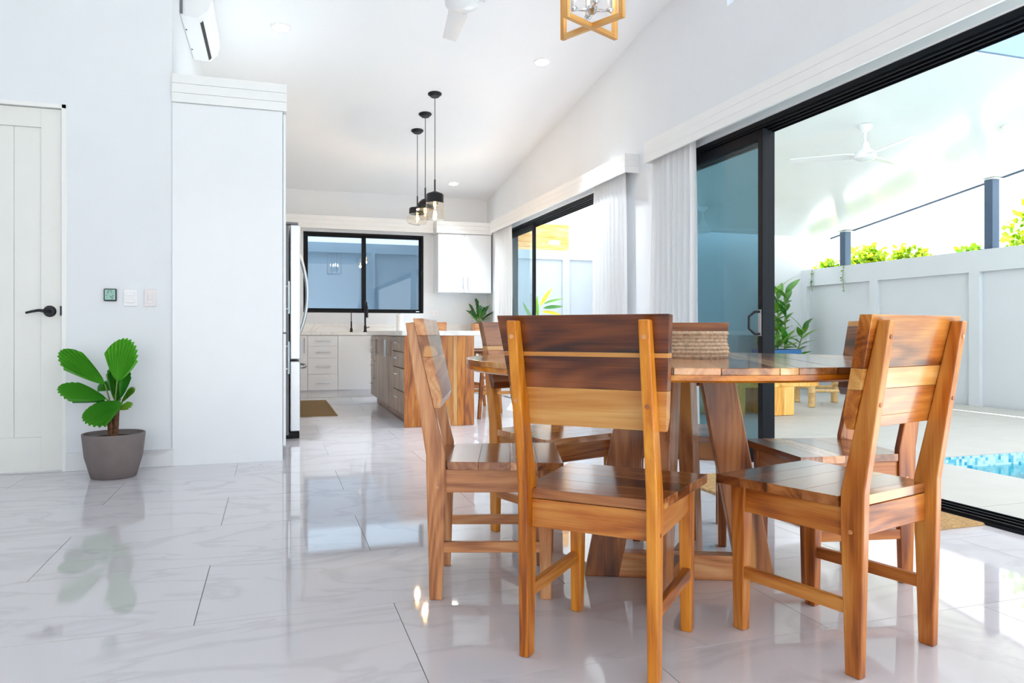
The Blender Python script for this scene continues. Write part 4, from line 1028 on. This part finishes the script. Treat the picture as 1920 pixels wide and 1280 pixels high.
def bush(name, label, x, y, z0, rx, ry, rz, n, seed, m='hedge', ls=.12):
    rr = random.Random(seed); t = thing(name, label, 'bush', (x, y, -.3), 0, 'sunlit hedges beyond the boundary wall')
    mb = MB()
    for k in range(n):
        d = Vector((rr.gauss(0, 1), rr.gauss(0, 1), rr.gauss(0, 1))).normalized() * rr.uniform(.55, 1) ** .6 * (1 + .22 * math.sin(5 * rr.random() * 6))
        p = Vector((d.x * rx, d.y * ry, z0 + .3 + d.z * rz))
        a = Vector((rr.gauss(0, 1), rr.gauss(0, 1), rr.gauss(0, .7))).normalized() * ls * rr.uniform(.6, 1.2); b = a.cross(Vector((rr.gauss(0, 1), rr.gauss(0, 1), rr.gauss(0, 1)))).normalized() * ls * .32
        i = len(mb.v); mb.v += [tuple(p), tuple(p + a * .5 + b), tuple(p + a), tuple(p + a * .5 - b)]; mb.f.append((i, i + 1, i + 2, i + 3))
    o = mb.build('foliage', M[m], t); o['kind'] = 'stuff'
    for k in range(5):
        aa = k * 1.26; MB().tube([(.1 * math.cos(aa), .1 * math.sin(aa), 0), (rx * .4 * math.cos(aa), ry * .4 * math.sin(aa), z0 + .3)], [.03, .015], 6).build('stem', M['bark'], t, smooth=True)
bush('hedge_bush', 'yellow-green sunlit bush beyond the wall left of the far post', 9.0, 10.22, 1.75, .24, .22, .33, 900, 1)
bush('hedge_bush', 'wide sunlit hedge beyond the wall just right of the far post', 9.0, 9.37, 1.75, .36, .34, .44, 2000, 2)
bush('hedge_bush', 'sunlit bush beyond the wall midway between the posts', 9.0, 8.55, 1.72, .32, .27, .40, 1500, 3)
bush('hedge_bush', 'low sunlit bush beyond the wall just left of the right post', 9.0, 7.52, 1.66, .26, .22, .34, 1000, 4)
bush('hedge_bush', 'tall sunlit bush beyond the wall at the right edge', 9.1, 6.35, 1.85, .5, .60, .72, 3600, 5)
vn = thing('creeping_vine', 'thin vine trailing over the top of the white boundary wall', 'vine', (FX, 9.0, 0))
vl = blade_mesh('leaf', .05, .035, 'leaf', .1); first = True
for (yy, L) in ((.45, .35), (-.22, .40)):
    MB().tube([(.1, yy, 1.865), (-.008, yy, 1.865), (-.012, yy + .02, 1.865 - L * .5), (-.012, yy - .01, 1.865 - L)], .003, 5).build('stem', M['stem'], vn, smooth=True)
    for k in range(12):
        place_leaf(vl, vn, first, (-.014, yy + r.uniform(-.03, .03), 1.86 - L * k / 12), r.uniform(.6, 2.5), r.uniform(-1, .4), 0, r.uniform(.7, 1.2)); first = False
# neighbouring house with timber cladding, seen through the kitchen door
nb = thing('neighbour_house', 'neighbouring house with timber clad wall behind the boundary wall', 'house', (0, 0, 0))
B(3.7, 6.6, 16.03, 18, 0, 8.4).build('wall', M['fence'], nb)  # height above the cladding is unseen, added to shade the ground below
for k in range(18):
    B(3.7, 6.6, 16.0, 16.025, 2.0 + k * .12 + .004, 2.0 + (k + 1) * .12).build('cladding_board', wood('pale', 'x', .6, 0), nb)
MB().lathe([(0, 0), (.14, 0), (.14, .07), (0, .07)], 20, (6.2, 15.93, 2.92)).build('wall_lamp', M['paper'], nb)
struct(B(-30, 40, -30, 60, -.6, -.31).build('ground', M['latte']), 'pale gravel ground around the house', 'ground')
